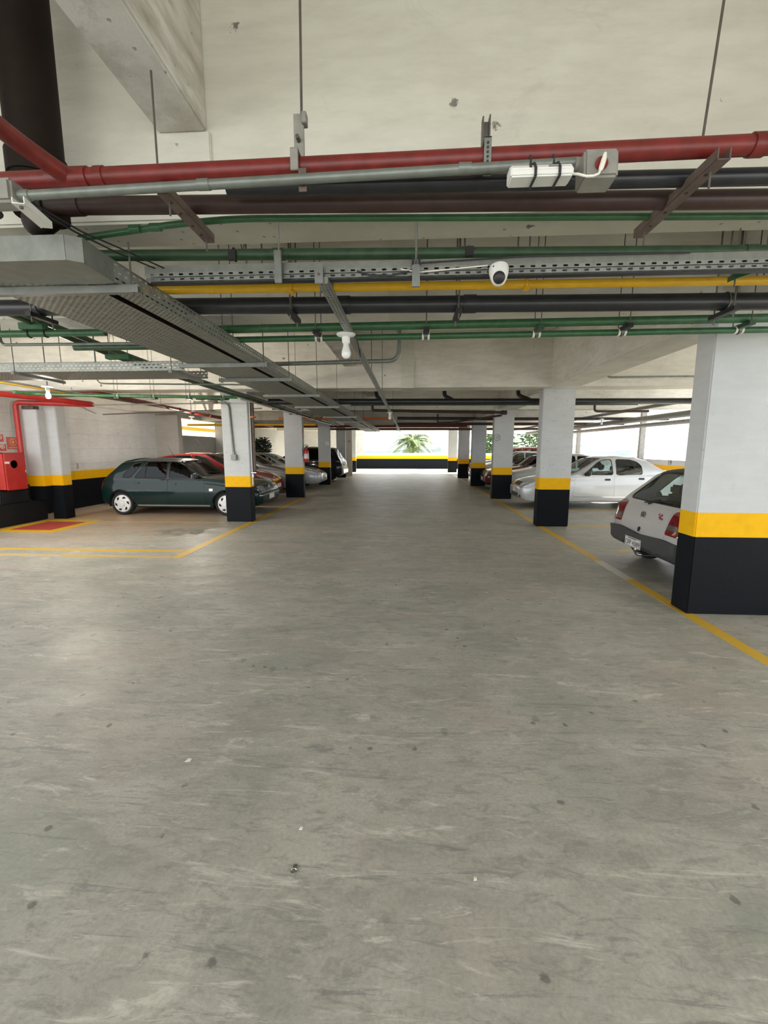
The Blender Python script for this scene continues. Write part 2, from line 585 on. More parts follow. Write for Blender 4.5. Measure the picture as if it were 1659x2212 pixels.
# deep cream cross beam over the camera, then one beam per pillar row
sbox('ceiling_beam', (-8.4, 2.40, 2.80), (9.7, 2.68, SLAB_Z), 'cream_beam', .012)
for y0, y1 in ((3.98, 4.47), (8.76, 9.30), (13.76, 14.28), (18.5, 19.0), (23.42, 23.92), (29.3, 29.85)):
    sbox('ceiling_beam', (-8.4 if y0 < 8 else -9.25, y0, BEAM_Z), (9.6, y1, SLAB_Z), 'raw_beam', .012)
# beams along the bays
def long_beam(x0, x1, z, spans, mat='raw_beam'):
    for a, b in spans:
        sbox('ceiling_beam', (x0, a, z), (x1, b, SLAB_Z), mat, .01)
long_beam(-1.29, -1.04, 3.21, ((-5.0, 2.40), (2.68, 3.98), (4.47, 8.76), (9.30, 13.76)), 'peeling_beam')
long_beam(2.74, 3.30, BEAM_Z, ((-5.0, 2.40), (2.68, 3.98), (4.47, 8.76), (9.30, 13.76), (14.28, 18.5), (19.0, 23.42), (23.92, 29.3)))
long_beam(-4.03, -3.47, BEAM_Z, ((9.30, 13.76), (14.28, 18.5), (19.0, 23.42), (23.92, 29.3)))
long_beam(-9.25, -8.95, BEAM_Z, ((9.30, 13.76), (14.28, 18.5), (19.0, 23.42), (23.92, 29.3)))
# pale plaster bands down the faces of two cross beams, and a patch under the beam end
sbox('trim_1', (-.19, 3.955, BEAM_Z - .012), (.14, 4.48, SLAB_Z), 'cream_beam')
sbox('trim_2', (-.16, 8.735, BEAM_Z - .012), (.09, 9.31, SLAB_Z), 'cream_beam')
sbox('trim_3', (-1.30, 2.385, 2.95), (-1.02, 2.41, 3.21), 'cream_beam', .006)

# side walls
sbox('wall_left', (-9.25, 7.5, 0), (-9.0, 15.1, SLAB_Z), 'wall_paint')
sbox('wall_left_rear', (-9.25, 20.6, 0), (-9.0, 34.6, SLAB_Z), 'plain_wall')
sbox('wall_left_parapet', (-9.2, 15.42, 0), (-8.92, 20.6, 2.12), 'plain_wall')
sbox('trim_4', (-10.6, 15.3, 2.46), (-10.4, 26, 2.62), 'bright_yellow_line')
sbox('wall_outside', (-14.2, 12.0, -3), (-14.0, 40, 6.0), 'beige_wall')
sbox('unseen_sky_blocker', (-20.2, -14.0, -3), (-20.0, 12.0, .9), 'plain_wall')  # unseen wall, added to cut the sky light from the left
# far parapet with its two columns and lintel
sbox('wall_far', (-9.25, 34.6, 0), (9.6, 34.9, 1.22), 'far_wall_paint')
sbox('trim_5', (-4.25, 34.58, 1.22), (-3.60, 34.9, 2.72), 'plain_wall')
sbox('trim_6', (2.56, 34.58, 1.22), (3.10, 34.9, 2.72), 'plain_wall')
sbox('trim_7', (-4.25, 34.55, 2.72), (9.6, 34.9, 3.05), 'plain_wall')
sbox('wall_right', (9.3, -4, 0), (9.52, 34.6, 1.2), 'pillar_paint')
sbox('wall_far_left', (-9.25, 34.6, 1.22), (-4.25, 34.9, SLAB_Z), 'plain_wall')
# black plinth below the hydrant
sbox('trim_8', (-9.0, 5.2, 0), (-8.3, 9.38, .46), 'black_plinth', .02)
sbox('trim_9', (-9.0, 8.32, .46), (-8.33, 8.98, .735), 'black_plinth', .02)
# painted lines on the floor
def line(x0, y0, x1, y1, mat, z=.002):
    return struct(make('painted_line', MB().box((x0, y0, -.01), (x1, y1, z)), mat))
line(-3.53, 6.05, -3.38, 14.0, 'yellow_line')
line(-3.50, 14.25, -3.39, 34.0, 'worn_yellow_line')
line(-8.3, 6.05, -3.55, 6.18, 'worn_yellow_line')
line(-8.3, 6.42, -3.55, 6.55, 'yellow_line')
line(-7.5, 9.10, -4.05, 9.19, 'worn_yellow_line')
line(-8.1, 9.25, -7.0, 9.40, 'yellow_line')
line(-8.25, 7.82, -6.88, 9.22, 'bright_yellow_line', .0015)
line(-8.0, 8.05, -7.12, 9.02, 'red_floor_paint', .003)
line(2.70, 1.5, 2.82, 5.35, 'yellow_line')
line(2.70, 5.35, 2.82, 6.25, 'white_line')
line(2.70, 6.25, 2.82, 18.7, 'yellow_line')
line(2.70, 18.9, 2.80, 34.2, 'white_line')
for y in (6.85, 9.08, 11.43, 16.3, 21.2):
    line(3.32 if y != 11.43 else 2.85, y, 8.6, y + .10, 'yellow_line')
for y in (11.75, 16.6, 21.5):
    line(-8.6, y, -3.55, y + .09, 'worn_yellow_line')

# ------------------------------------------------------------------ pillars
def pillar(x0, x1, y0, dy, label, z=BEAM_Z, mat='pillar_paint', z0=0.0, name='pillar', cat='pillar', group='striped pillars along the driveway'):
    o = make(name, MB().box((x0, y0, z0), (x1, y0 + dy, z)), mat, bevel=.012, smooth=30)
    o['kind'] = 'thing'
    return tag(o, label, cat, group)
pR1 = pillar(2.745, 3.76, 4.22, .26, 'broad striped pillar hiding half of the white hatchback, nearest to the viewer')
pR2 = pillar(2.68, 3.32, 9.03, .26, 'striped pillar in front of the silver four-door sedan')
pR3 = pillar(2.68, 3.30, 13.98, .26, 'striped pillar with the round 10 mark behind the sedan nose')
pR4 = pillar(2.68, 3.28, 18.70, .26, 'fourth striped pillar of the sunny side, beside the wine-red car nose')
pR5 = pillar(2.68, 3.26, 23.62, .26, 'fifth striped pillar of the sunny side, beyond the white car nose')
pR6 = pillar(2.66, 3.25, 29.45, .26, 'last striped pillar of the sunny side, next to the far parapet')
pL1 = pillar(-4.03, -3.45, 9.24, .22, 'striped pillar in front of the dark green hatchback with grey conduit')
pL2 = pillar(-4.05, -3.45, 14.0, .22, 'striped pillar carrying the fire extinguisher')
pL3 = pillar(-4.00, -3.48, 19.05, .22, 'striped pillar beside the silver nose of the low sedan with white notice')
pL4 = pillar(-4.0, -3.5, 23.9, .22, 'striped pillar behind the black estate car tail')
pL5 = pillar(-4.0, -3.58, 29.3, .22, 'last striped pillar of the wall side, next to the far parapet')
pillar(-8.51, -8.14, 9.19, .22, 'short striped pilaster standing on the black plinth beside the hydrant', 2.46, z0=.46, name='pilaster', cat='pilaster', group='pilasters at the hydrant')
pillar(-8.20, -7.88, 9.40, .27, 'full height striped pilaster at the corner past the hydrant plinth', 2.62, name='pilaster', cat='pilaster', group='pilasters at the hydrant')
pillar(-9.25, -8.19, 15.105, .3, 'plain grey pillar closing the block wall behind the green hatchback', 2.78, 'plain_wall', name='pillar', group=None)
pillar(-8.9, -8.3, 19.61, .3, 'pale plain pillar behind the roof of the red hatchback', 2.78, 'plain_wall', group=None)
# white door leaf and post at the far end
d = make('door_1', MB().box((-3.68, 25.15, 0), (-3.30, 25.27, 2.72)), 'plain_wall', bevel=.01)
struct(d)
t = text_mesh('door_number', '22', 'ink', d, .17, Matrix.Identity(4))
t.data.transform(Matrix.Translation(Vector((-3.47, 25.146, 2.02)) - Vector(WLOC[d.name])) @ facing((0, 0, 0), (0, -1, 0)))
for y, lb in ((17.6, 'dark steel post at the open edge above the silver sedan'), (24.0, 'dark steel post at the open edge beside the second pillar'), (10.4, 'dark steel post at the open edge nearest the viewer')):
    o = make('steel_post', MB().box((9.02, y, 0), (9.22, y + .12, SLAB_Z)), 'grey_box', bevel=.008)
    tag(o, lb, 'post', 'posts along the open edge')
    o['kind'] = 'thing'

# marks on walls and pillars
def mark(txt, size, loc, nrm, mat, lbl, cat='marking', parent=None, name='painted_number'):
    o = text_mesh(name, txt, mat, None, size, Matrix.Identity(4))
    o.data.transform(facing((0, 0, 0), nrm))
    o.location = loc
    tag(o, lbl, cat)
    return o
mark('3', .20, (-8.996, 11.28, 1.13), (1, 0, 0), 'grey_ink', 'small grey number 3 painted on the block wall behind the green car')
mark('19', .24, (9.292, 16.0, 1.10), (-1, 0, 0), 'ink', 'grey number 19 painted on the parapet of the open edge')
m10 = make('round_marker', MB().ring((2.785, 13.975, 1.95), .10, .006, 'Y', 28, 6), 'grey_ink')
tag(m10, 'round grey mark with number 10 on the third pillar of the sunny side', 'marking')
t = text_mesh('numeral', '10', 'grey_ink', m10, .11, Matrix.Identity(4))
t.data.transform(Matrix.Translation(Vector((2.785, 13.976, 1.95)) - Vector(WLOC[m10.name])) @ facing((0, 0, 0), (0, -1, 0)))

# ------------------------------------------------------------------ outdoors
def terrain():
    nx, ny = 120, 70
    V, F = [], []
    for j in range(ny + 1):
        for i in range(nx + 1):
            a = math.radians(-75 + 190 * i / nx)
            r = 46 * (22 ** (j / ny))
            x, y = r * math.sin(a), r * math.cos(a)
            k = max(0.0, min(1.0, (r - 120) / 420))
            z = -11 + 13.5 * k + k * (5.5 * math.sin(x * .013 + 1) * math.cos(y * .011) + 2.2 * math.sin(x * .041 + y * .033)) + 1.6 * math.sin(x * .19) * math.cos(y * .23) * min(1, r / 200) + random.uniform(-.5, .5) * (1 + 2 * k)
            z -= 9 * max(0.0, min(1.0, (math.radians(22) - a) / .15)) * k
            V.append((x, y, z))
    for j in range(ny):
        for i in range(nx):
            a = j * (nx + 1) + i
            F.append((a, a + 1, a + nx + 2, a + nx + 1))
    o = make('hills', MB().add(V, F), 'hazy_hill', smooth=0)
    return struct(o)
terrain()
def leaf_cloud(c, rad, n, size, mb, seed):
    r_ = random.Random(seed)
    for _ in range(n):
        while True:
            p = Vector((r_.uniform(-1, 1), r_.uniform(-1, 1), r_.uniform(-1, 1)))
            if .25 < p.length < 1:
                break
        q = Vector((p.x * rad[0], p.y * rad[1], p.z * rad[2])) + Vector(c)
        s = size * r_.uniform(.6, 1.3)
        d = Vector((r_.uniform(-1, 1), r_.uniform(-1, 1), r_.uniform(-.6, .5))).normalized()
        w = d.orthogonal().normalized()
        w = Matrix.Rotation(r_.uniform(0, 6.28), 3, d) @ w
        n_ = d.cross(w) * s * .12
        V = [q - d * s, q - w * s * .35 + n_, q + d * s, q + w * s * .35 + n_]
        mb.add([tuple(v) for v in V], [(0, 1, 2), (0, 2, 3)])
def tree(x, y, z0, h, rad, label, seed, n=900, size=.30):
    t = empty('tree', (x, y, z0), label, 'tree', 'trees beyond the parapets')
    mb = MB()
    mb.tube([(x, y, z0), (x + .1, y, z0 + h * .5), (x - .1, y + .1, z0 + h * .9)], [.22, .16, .06], 9)
    for k in range(5):
        a = k * 1.3 + seed
        mb.tube([(x, y, z0 + h * (.5 + .06 * k)), (x + math.cos(a) * rad[0] * .7, y + math.sin(a) * rad[1] * .7, z0 + h * (.75 + .05 * k))], [.08, .02], 6)
    make('trunk', mb, 'bark', t)
    mb = MB()
    leaf_cloud((x, y, z0 + h * .85), rad, n, size, mb, seed)
    make('foliage', mb, 'leaf', t, smooth=0)
tree(7.9, 40.0, -7, 11.0, (2.0, 2.0, 3.0), 'leafy green tree seen between the third and fourth pillars of the sunny side', 3, 1100)
tree(13.6, 46.0, -7, 11.4, (2.4, 2.4, 3.2), 'bushy green tree seen behind the red car roof beside the second pillar', 5, 1100)
def palm(x, y, z0, top, label):
    t = empty('palm_tree', (x, y, z0), label, 'palm tree')
    mb = MB()
    pts, rr = [], []
    for k in range(13):
        s = k / 12
        pts.append((x + .25 * math.sin(s * 2), y, z0 + (top - z0) * s))
        rr.append(.20 - .05 * s + (.015 if k % 2 else 0))
    mb.tube(pts, rr, 12)
    make('trunk', mb, 'bark', t)
    cx, cz = pts[-1][0], pts[-1][2]
    for k in range(34):
        a = k * 2.399 + .3
        el = random.uniform(-.45, 1.1)
        L = random.uniform(2.0, 3.0)
        fb = MB()
        rach = []
        n = 16
        for i in range(n + 1):
            s = i / n
            r = L * s * math.cos(el) * (1 - .1 * s)
            z = L * s * math.sin(el) - 1.15 * s * s * (1.1 if el > 0 else .7)
            rach.append(Vector((cx + r * math.cos(a), y + r * math.sin(a), cz + z)))
        fb.tube([tuple(p) for p in rach], [.022 * (1 - .8 * i / n) + .003 for i in range(n + 1)], 5)
        for i in range(2, n + 1):
            d = (rach[i] - rach[i - 1]).normalized()
            side = d.cross(Vector((0, 0, 1)))
            if side.length < .1:
                side = Vector((math.sin(a), -math.cos(a), 0))
            side.normalize()
            ll = .78 * math.sin(PI * (i / n) ** .8 * .93 + .15)
            for sgn in (-1, 1):
                tip = rach[i] + d * ll * .55 + side * sgn * ll * .75 + Vector((0, 0, -.22 * ll))
                mid = rach[i] + d * ll * .25 + side * sgn * ll * .42 + Vector((0, 0, .04))
                wv = d * .055
                fb.add([tuple(rach[i] - wv), tuple(mid - wv), tuple(tip), tuple(mid + wv), tuple(rach[i] + wv)], [(0, 1, 3, 4), (1, 2, 3)])
        make('frond', fb, 'palm_leaf', t, smooth=0)
palm(.15, 41.0, -6, 2.35, 'tall palm with arching fronds beyond the far parapet')
def bush(x, y, z0, label):
    t = empty('bush', (x, y, z0), label, 'bush')
    mb = MB()
    for k in range(7):
        a = k * .9
        mb.tube([(x, y, z0), (x + .25 * math.cos(a), y + .3 * math.sin(a), z0 + .9 + .06 * k)], [.03, .01], 6)
    make('stem', mb, 'bark', t)
    mb = MB()
    leaf_cloud((x, y, z0 + 1.05), (.48, .75, .62), 460, .14, mb, 11)
    make('foliage', mb, 'dark_leaf', t, smooth=0)
bush(-8.25, 24.2, 0.59, 'dark potted bush against the block wall beyond the first pillar')
mb = MB().lathe([(.24, 0), (.34, .5), (.36, .58), (.33, .58)], (-8.25, 24.2, 0), 'Z', 20)
tag(make('planter', mb, 'grey_box'), 'grey round planter holding the dark bush by the block wall', 'planter')

# bits lying on the driveway floor
tag(make('pull_ring', MB().ring((-.43, 1.42, .004), .011, .003, 'Z', 18, 6).box((-.437, 1.43, .001), (-.423, 1.447, .005)), 'chrome'), 'tiny metal can ring lying on the concrete floor in front', 'ring')
for x, y, r, lb in ((.265, 1.43, .006, 'small white chip lying on the floor beyond the metal ring'), (-.45, 1.61, .007, 'small white chip on the floor mid driveway'), (-1.14, 1.98, .012, 'pale paper scrap on the floor towards the hydrant side')):
    tag(make('paper_scrap', MB().prism([(x - r, y - r), (x + r, y - r * .7), (x + r * 1.2, y + r * .8), (x - r * .6, y + r)], 'Z', .0005, .004), 'sign_white'), lb, 'scrap')
# ================================================================== overhead services
def pipe(name, path, r, mat, label, cat='pipe', group=None, elbow=.06, n=16):
    o = make(name, MB().tube(fillet(path, elbow) if len(path) > 2 else path, r, n), mat)
    return tag(o, label, cat, group)
def band_on(parent, name, p, d, r, w, mat, n=16):
    """collar or clamp ring round a pipe at p along d"""
    d = Vector(d).normalized() * w / 2
    return make(name, MB().cyl(tuple(Vector(p) - d), tuple(Vector(p) + d), r, n), mat, parent)

# --- red fire main with its tee and branch
def lerp(a, b, t):
    return tuple(x + (y - x) * t for x, y in zip(a, b))
RA, RB = (-1.95, 1.80, 2.665), (1.75, 1.78, 2.693)
fm = pipe('fire_main', [RA, RB], .033, 'red_pipe', 'thick red fire main crossing the ceiling nearest the viewer')
tee = lerp(RA, RB, .165)
make('branch', MB().tube(fillet([tee, (-1.40, 1.66, 2.70), (-1.40, -.6, 2.70)], .07), .033, 16), 'red_pipe', fm)
band_on(fm, 'tee_fitting', tee, (1, 0, 0), .039, .16, 'red_pipe')
band_on(fm, 'coupling', lerp(RA, RB, .20), (1, 0, 0), .037, .035, 'red_pipe')
band_on(fm, 'coupling', lerp(RA, RB, .86), (1, 0, 0), .038, .05, 'red_pipe')
make('elbow', MB().tube(fillet([lerp(RA, RB, .86), (1.34, 1.78, 2.692), (1.40, 1.70, 2.70), (1.42, .2, 2.74)], .05), .034, 14), 'red_pipe', fm)
# perforated strap on the branch
hg = empty('strap_hanger', (-1.40, 1.50, 2.72), 'pale perforated strap hung round the red branch pipe by the dark riser', 'pipe hanger')
make('strap', MB().ring((-1.40, 1.50, 2.70), .0355, .004, 'Y', 24, 6).box((-1.412, 1.485, 2.735), (-1.388, 1.515, 3.05)), 'galvanized', hg)
make('rod', MB().cyl((-1.40, 1.50, 3.05), (-1.40, 1.50, SLAB_Z), .005, 8), 'steel_rod', hg)

cd1 = pipe('conduit', [(-1.52, 1.73, 2.577), (.585, 1.72, 2.617)], .0170, 'grey_conduit', 'grey conduit running just below the red fire main', 'conduit')
for t in (.02, .35, .80):
    band_on(cd1, 'coupling', lerp((-1.52, 1.73, 2.577), (.62, 1.72, 2.62), t), (1, 0, 0), .0195, .045, 'grey_conduit')
tag(make('junction_box', MB().box((-1.63, 1.69, 2.54), (-1.50, 1.77, 2.625)), 'grey_box', bevel=.01), 'grey junction box at the end of the conduit beside the cable tray', 'junction box')

# emergency light and its outlet box
el = empty('emergency_light', (.47, 1.70, 2.575), 'white oblong emergency lamp strapped to the grey conduit', 'emergency light')
make('housing', MB().prism([(1.635, 2.532), (1.635, 2.556), (1.655, 2.578), (1.705, 2.578), (1.705, 2.532)], 'X', .338, .548), 'white_plastic', el, bevel=.005)
make('switch', MB().box((.465, 1.637, 2.560), (.505, 1.645, 2.568)), 'grey_box', el, bevel=.002)
make('indicator', MB().cyl((.405, 1.648, 2.569), (.405, 1.637, 2.562), .004, 10), 'ink', el)
for x in (.42, .50):
    make('strap', MB().tube([(x, 1.632, 2.530), (x, 1.632, 2.557), (x, 1.653, 2.581), (x, 1.70, 2.600), (x, 1.715, 2.640), (x, 1.74, 2.625), (x, 1.74, 2.59), (x, 1.71, 2.530), (x, 1.632, 2.530)], .0045, 6), 'ink', el)
ob = empty('outlet_box', (.675, 1.70, 2.58), 'grey outlet box with red socket hanging from the conduit end', 'outlet box')
make('box', MB().box((.588, 1.655, 2.528), (.702, 1.745, 2.622), 0, ('X', -.10)), 'grey_box', ob, bevel=.008)
make('socket', MB().cyl((.642, 1.662, 2.572), (.642, 1.647, 2.571), .021, 20), 'red_lamp', ob)
make('gland', MB().cyl((.575, 1.72, 2.61), (.60, 1.72, 2.61), .022, 16), 'grey_box', ob)
pl = make('power_cord', MB().tube([(.545, 1.66, 2.548), (.565, 1.645, 2.538), (.59, 1.638, 2.527), (.612, 1.632, 2.524), (.628, 1.632, 2.530), (.635, 1.632, 2.548), (.645, 1.632, 2.588)], .0042, 8), 'white_cable')
tag(pl, 'short white cord from the emergency lamp to the outlet box', 'cord')
make('plug', MB().tube([(.633, 1.634, 2.540), (.636, 1.634, 2.550), (.641, 1.630, 2.572), (.645, 1.632, 2.592)], [.006, .0085, .0085, .005], 10), 'white_cable', pl)

# --- black and brown drains behind it
bp1 = pipe('drain_pipe', [(-.75, 1.90, 2.672), (2.2, 1.90, 2.64)], .030, 'black_pipe', 'black drain pipe tucked behind the emergency lamp')
BA, BB = (-1.62, 2.02, 2.692), (2.2, 2.02, 2.615)
bp2 = pipe('drain_pipe', [BA, BB], .036, 'brown_pipe', 'brown drain pipe behind the grey conduit')
band_on(bp2, 'socket', (-1.50, 2.02, 2.690), (1, 0, 0), .041, .07, 'brown_pipe')
rs = pipe('riser_pipe', [(-1.775, 2.17, 2.72), (-1.775, 2.17, SLAB_Z)], .112, 'dark_brown', 'fat dark brown riser pipe running up to the slab', n=28)
band_on(rs, 'collar', (-1.775, 2.17, 2.93), (0, 0, 1), .122, .10, 'dark_brown', 28)
make('elbow', MB().tube(fillet([(-1.775, 2.17, 2.78), (-1.775, 2.12, 2.66), (-1.60, 2.03, 2.68)], .05), .06, 18), 'dark_brown', rs)
up = empty('cable_riser_tray', (-1.90, 2.12, 2.78), 'grey slotted tray standing upright behind the dark brown riser', 'cable tray')
make('back_plate', MB().box((-2.02, 2.03, 2.79), (-1.87, 2.035, SLAB_Z)), 'branch_side', up)
make('flange', MB().box((-1.872, 1.99, 2.79), (-1.868, 2.035, SLAB_Z)), 'tray_side', up)
fx = MB()
pts, rr = [], []
for k in range(60):
    s = k / 59
    pts.append((-1.80 + .10 * s, 1.86 - .02 * s, 2.73 - .16 * s))
    rr.append(.022 if k % 2 else .018)
fx.tube(pts, rr, 12)
tag(make('flexible_conduit', fx, 'black_pipe'), 'black corrugated hose below the red branch by the dark riser', 'flexible conduit')

# rusty angle brackets below the drains
def angle(x, y0, y1, z0, z1, label):
    t = empty('angle_bracket', (x, (y0 + y1) / 2, min(z0, z1)), label, 'bracket', 'rusty brackets below the brown drain')
    L = math.hypot(y1 - y0, z1 - z0)
    a = math.atan2(z1 - z0, y1 - y0)
    mb = MB()
    cy, cz = (y0 + y1) / 2, (z0 + z1) / 2
    for b in (((-.022, -L / 2, -.002), (.022, L / 2, .002)), ((-.022, -L / 2, 0), (-.018, L / 2, .036)), ((.018, -L / 2, 0), (.022, L / 2, .036))):
        q = MB().box(*b)
        R = Matrix.Rotation(a, 3, 'X')
        mb.add([tuple(R @ Vector(v) + Vector((x, cy, cz))) for v in q.v], q.f)
    make('channel', mb, 'rusty_angle', t)
    for s in (.15, .35, .6, .8):
        hm = MB()
        p = (x - .004, y0 + (y1 - y0) * s, z0 + (z1 - z0) * s - .0045)
        hm.cyl(p, (p[0], p[1], p[2] + .004), .006, 10)
        make('slot', hm, 'black_steel', t)
    for s in (.12, .9):
        p = (x, y0 + (y1 - y0) * s, z0 + (z1 - z0) * s)
        make('rod', MB().cyl((p[0], p[1], p[2] - .055), (p[0], p[1], 2.64), .004, 8), 'steel_rod', t)
    return t
angle(-.95, 1.76, 2.16, 2.585, 2.585, 'rusty angle bracket under the brown drain near the cable tray')
angle(1.07, 1.70, 2.26, 2.600, 2.600, 'rusty angle bracket under the brown drain beyond the outlet box')

# hangers of the fire main
def rod(x, y, z0, z1, label, x1=None, r=.0045, name='hanger_rod', group='hanger rods under the ceiling'):
    o = make(name, MB().cyl((x, y, z0), (x if x1 is None else x1, y, z1), r, 8), 'steel_rod')
    return tag(o, label, 'rod', group)
h = empty('pipe_hanger', (-.43, 1.80, 2.58), 'grey flat strap and rod holding the red fire main mid span', 'pipe hanger')
make('rod', MB().cyl((-.425, 1.85, 2.86), (-.415, 1.86, SLAB_Z), .005, 8), 'steel_rod', h)
make('strap', MB().box((-.452, 1.828, 2.70), (-.412, 1.838, 2.885)).box((-.418, 1.815, 2.845), (-.400, 1.850, 2.885)).box((-.447, 1.742, 2.64), (-.417, 1.747, 2.715)).box((-.447, 1.742, 2.712), (-.417, 1.838, 2.717)), 'grey_box', h, bevel=.002)
make('lug', MB().box((-.417, 1.742, 2.566), (-.388, 1.746, 2.645)), 'rusty_angle', h)
make('bolt', MB().cyl((-.432, 1.85, 2.79), (-.432, 1.80, 2.79), .008, 8), 'steel_rod', h)
make('bolt', MB().cyl((-.402, 1.745, 2.585), (-.402, 1.738, 2.585), .005, 8), 'steel_rod', h)
h = empty('pipe_hanger', (.25, 1.78, 2.58), 'slotted strap holding the red fire main beside the emergency lamp', 'pipe hanger')
sm = MB().box((.262, 1.742, 2.598), (.288, 1.746, 2.725)).box((.262, 1.742, 2.722), (.288, 1.828, 2.726))
make('strap', sm, 'galvanized', h)
for k in range(7):
    make('slot', MB().cyl((.275, 1.7425, 2.615 + k * .015), (.275, 1.739, 2.615 + k * .015), .0042, 8), 'ink', h)
make('channel', MB().box((.262, 1.80, 2.70), (.267, 1.83, 2.83)).box((.287, 1.80, 2.70), (.292, 1.83, 2.835)).box((.266, 1.815, 2.70), (.288, 1.82, 2.82)), 'steel_rod', h)
rod(1.045, 1.79, 2.715, SLAB_Z, 'thin leaning rod holding the red fire main above the far bracket', x1=1.115)
rod(-1.11, 2.03, 2.74, 3.21, 'thin rod from the sloping beam soffit down to the red fire main')

# --- green and grey lines between the first two beams
g1 = pipe('water_pipe', [(-1.62, 2.20, 2.640), (-1.30, 2.15, 2.645), (-1.12, 2.13, 2.655), (-.80, 2.13, 2.672), (2.3, 2.13, 2.60)], .0145, 'green_pipe', 'thin green pipe right behind the brown drain', elbow=.12)
for x, z in ((-1.2, 2.650), (-1.30, 2.646)):
    band_on(g1, 'coupling', (x, 2.14, z), (1, 0, 0), .018, .05, 'green_pipe')
G2A, G2B = (-2.0, 2.50, 2.69), (3.0, 2.50, 2.605)
g2 = pipe('water_pipe', [G2A, G2B], .028, 'dark_green_pipe', 'dark green pipe running above the grey slotted rail')
for x in (-.72, .30, 1.75):
    band_on(g2, 'coupling', lerp(G2A, G2B, (x + 2) / 5), (1, 0, 0), .032, .06, 'dark_green_pipe')
# slotted rail
def sheet_rail(name, x0, x1, y, z, w, hh, label):
    t = empty(name, ((x0 + x1) / 2, y, z), label, 'cable rail')
    make('top_plate', MB().box((x0, y - w / 2, z + hh), (x1, y + w / 2, z + hh + .002)), 'galvanized', t)
    make('web', MB().box((x0, y - w / 2, z + .021), (x1, y - w / 2 + .002, z + hh)), 'galvanized', t)
    make('slotted_flange', MB().box((x0, y - w / 2 - .004, z), (x1, y - w / 2 - .002, z + .020)), 'rail_slots', t)
    make('slotted_flange', MB().box((x0, y - w / 2 + .006, z - .020), (x1, y - w / 2 + .008, z - .001)), 'rail_slots', t)
    make('back_plate', MB().box((x0, y + w / 2 - .002, z - .02), (x1, y + w / 2, z + hh)), 'galvanized', t)
    make('lip', MB().box((x0, y - w / 2 + .010, z - .030), (x1, y + w / 2, z - .026)), 'black_steel', t)
    return t
sr = sheet_rail('slotted_rail', -1.44, 3.0, 2.454, 2.540, .05, .055, 'grey slotted cable rail crossing behind the dome camera')
wc = make('wall_cable', MB().tube([(-.28, 2.422, 2.545), (-.21, 2.420, 2.522), (-.1, 2.420, 2.518), (.02, 2.420, 2.545), (.06, 2.415, 2.575), (.6, 2.41, 2.592), (1.4, 2.41, 2.59)], .004, 6), 'dark_cable')
tag(wc, 'black cable sagging along the grey slotted rail', 'cable')
wc = make('wall_cable', MB().tube([(-.05, 2.421, 2.548), (.05, 2.417, 2.530), (.2, 2.417, 2.540), (.40, 2.417, 2.555)], .0035, 6), 'white_cable')
tag(wc, 'short white cable looping toward the dome camera', 'cable')
h = empty('rail_hanger', (.03, 2.40, 2.445), 'grey saddle bracket and rod carrying the slotted rail beside the dome camera', 'pipe hanger')
make('rod', MB().cyl((.03, 2.42, 2.56), (.03, 2.42, 2.80), .006, 8), 'galvanized', h)
make('saddle', MB().box((.010, 2.385, 2.450), (.050, 2.400, 2.557)), 'galvanized', h)
make('clip', MB().box((.008, 2.37, 2.555), (.018, 2.40, 2.592)), 'black_steel', h)
make('clip', MB().box((.042, 2.37, 2.555), (.052, 2.40, 2.592)), 'black_steel', h)
h = empty('rail_hanger', (-.695, 2.40, 2.475), 'flat grey bar clamped over the slotted rail above the yellow pipe', 'pipe hanger')
make('bar', MB().box((-.713, 2.385, 2.482), (-.675, 2.400, 2.643)), 'galvanized', h, bevel=.002)
make('rod', MB().cyl((-.695, 2.42, 2.56), (-.695, 2.42, 2.80), .005, 8), 'galvanized', h)
h = empty('rail_bracket', (-.475, 2.40, 2.475), 'small grey plate where the long lamp rail meets the slotted rail', 'bracket')
make('plate', MB().box((-.50, 2.385, 2.475), (-.455, 2.397, 2.57)), 'galvanized', h, bevel=.002)
make('bolt', MB().cyl((-.478, 2.386, 2.52), (-.478, 2.378, 2.52), .006, 8), 'steel_rod', h)
for x, lb in ((-.98, 'rod with hook wire dropping to the dark green pipe near the tray'), (-.885, 'bare rod beside the hooked rod over the dark green pipe'), (.285, 'inner rod of the pair above the dark green pipe'), (.315, 'outer rod of the pair above the dark green pipe'), (.62, 'single rod to the dark green pipe past the dome camera'), (1.80, 'rod to the dark green pipe by the broad pillar head')):
    rod(x, 2.72, 2.69, SLAB_Z, lb)
hk = make('hook_wire', MB().tube([(-1.01, 2.72, 2.84), (-1.005, 2.72, 2.80), (-.995, 2.72, 2.795), (-.992, 2.72, 2.81), (-.985, 2.72, 2.845)], .0035, 6), 'steel_rod')
tag(hk, 'bent wire hook beside the rod over the dark green pipe', 'hook')
hc = empty('pipe_saddle', (-.965, 2.50, 2.64), 'black clamp round the dark green pipe under the hooked rod', 'clamp')
make('clamp', MB().ring(lerp(G2A, G2B, (-.965 + 2) / 5), .031, .005, 'X', 20, 6).box((-.985, 2.455, 2.63), (-.945, 2.475, 2.68)), 'black_steel', hc)
hc = empty('pipe_saddle', (.31, 2.50, 2.62), 'black clamp round the dark green pipe under the rod pair', 'clamp')
make('clamp', MB().ring(lerp(G2A, G2B, (.31 + 2) / 5), .031, .005, 'X', 20, 6).box((.29, 2.45, 2.62), (.33, 2.475, 2.665)), 'black_steel', hc)
gb = empty('angle_bracket', (1.82, 2.62, 2.52), 'short green angle bracket above the yellow pipe by the broad pillar', 'bracket')
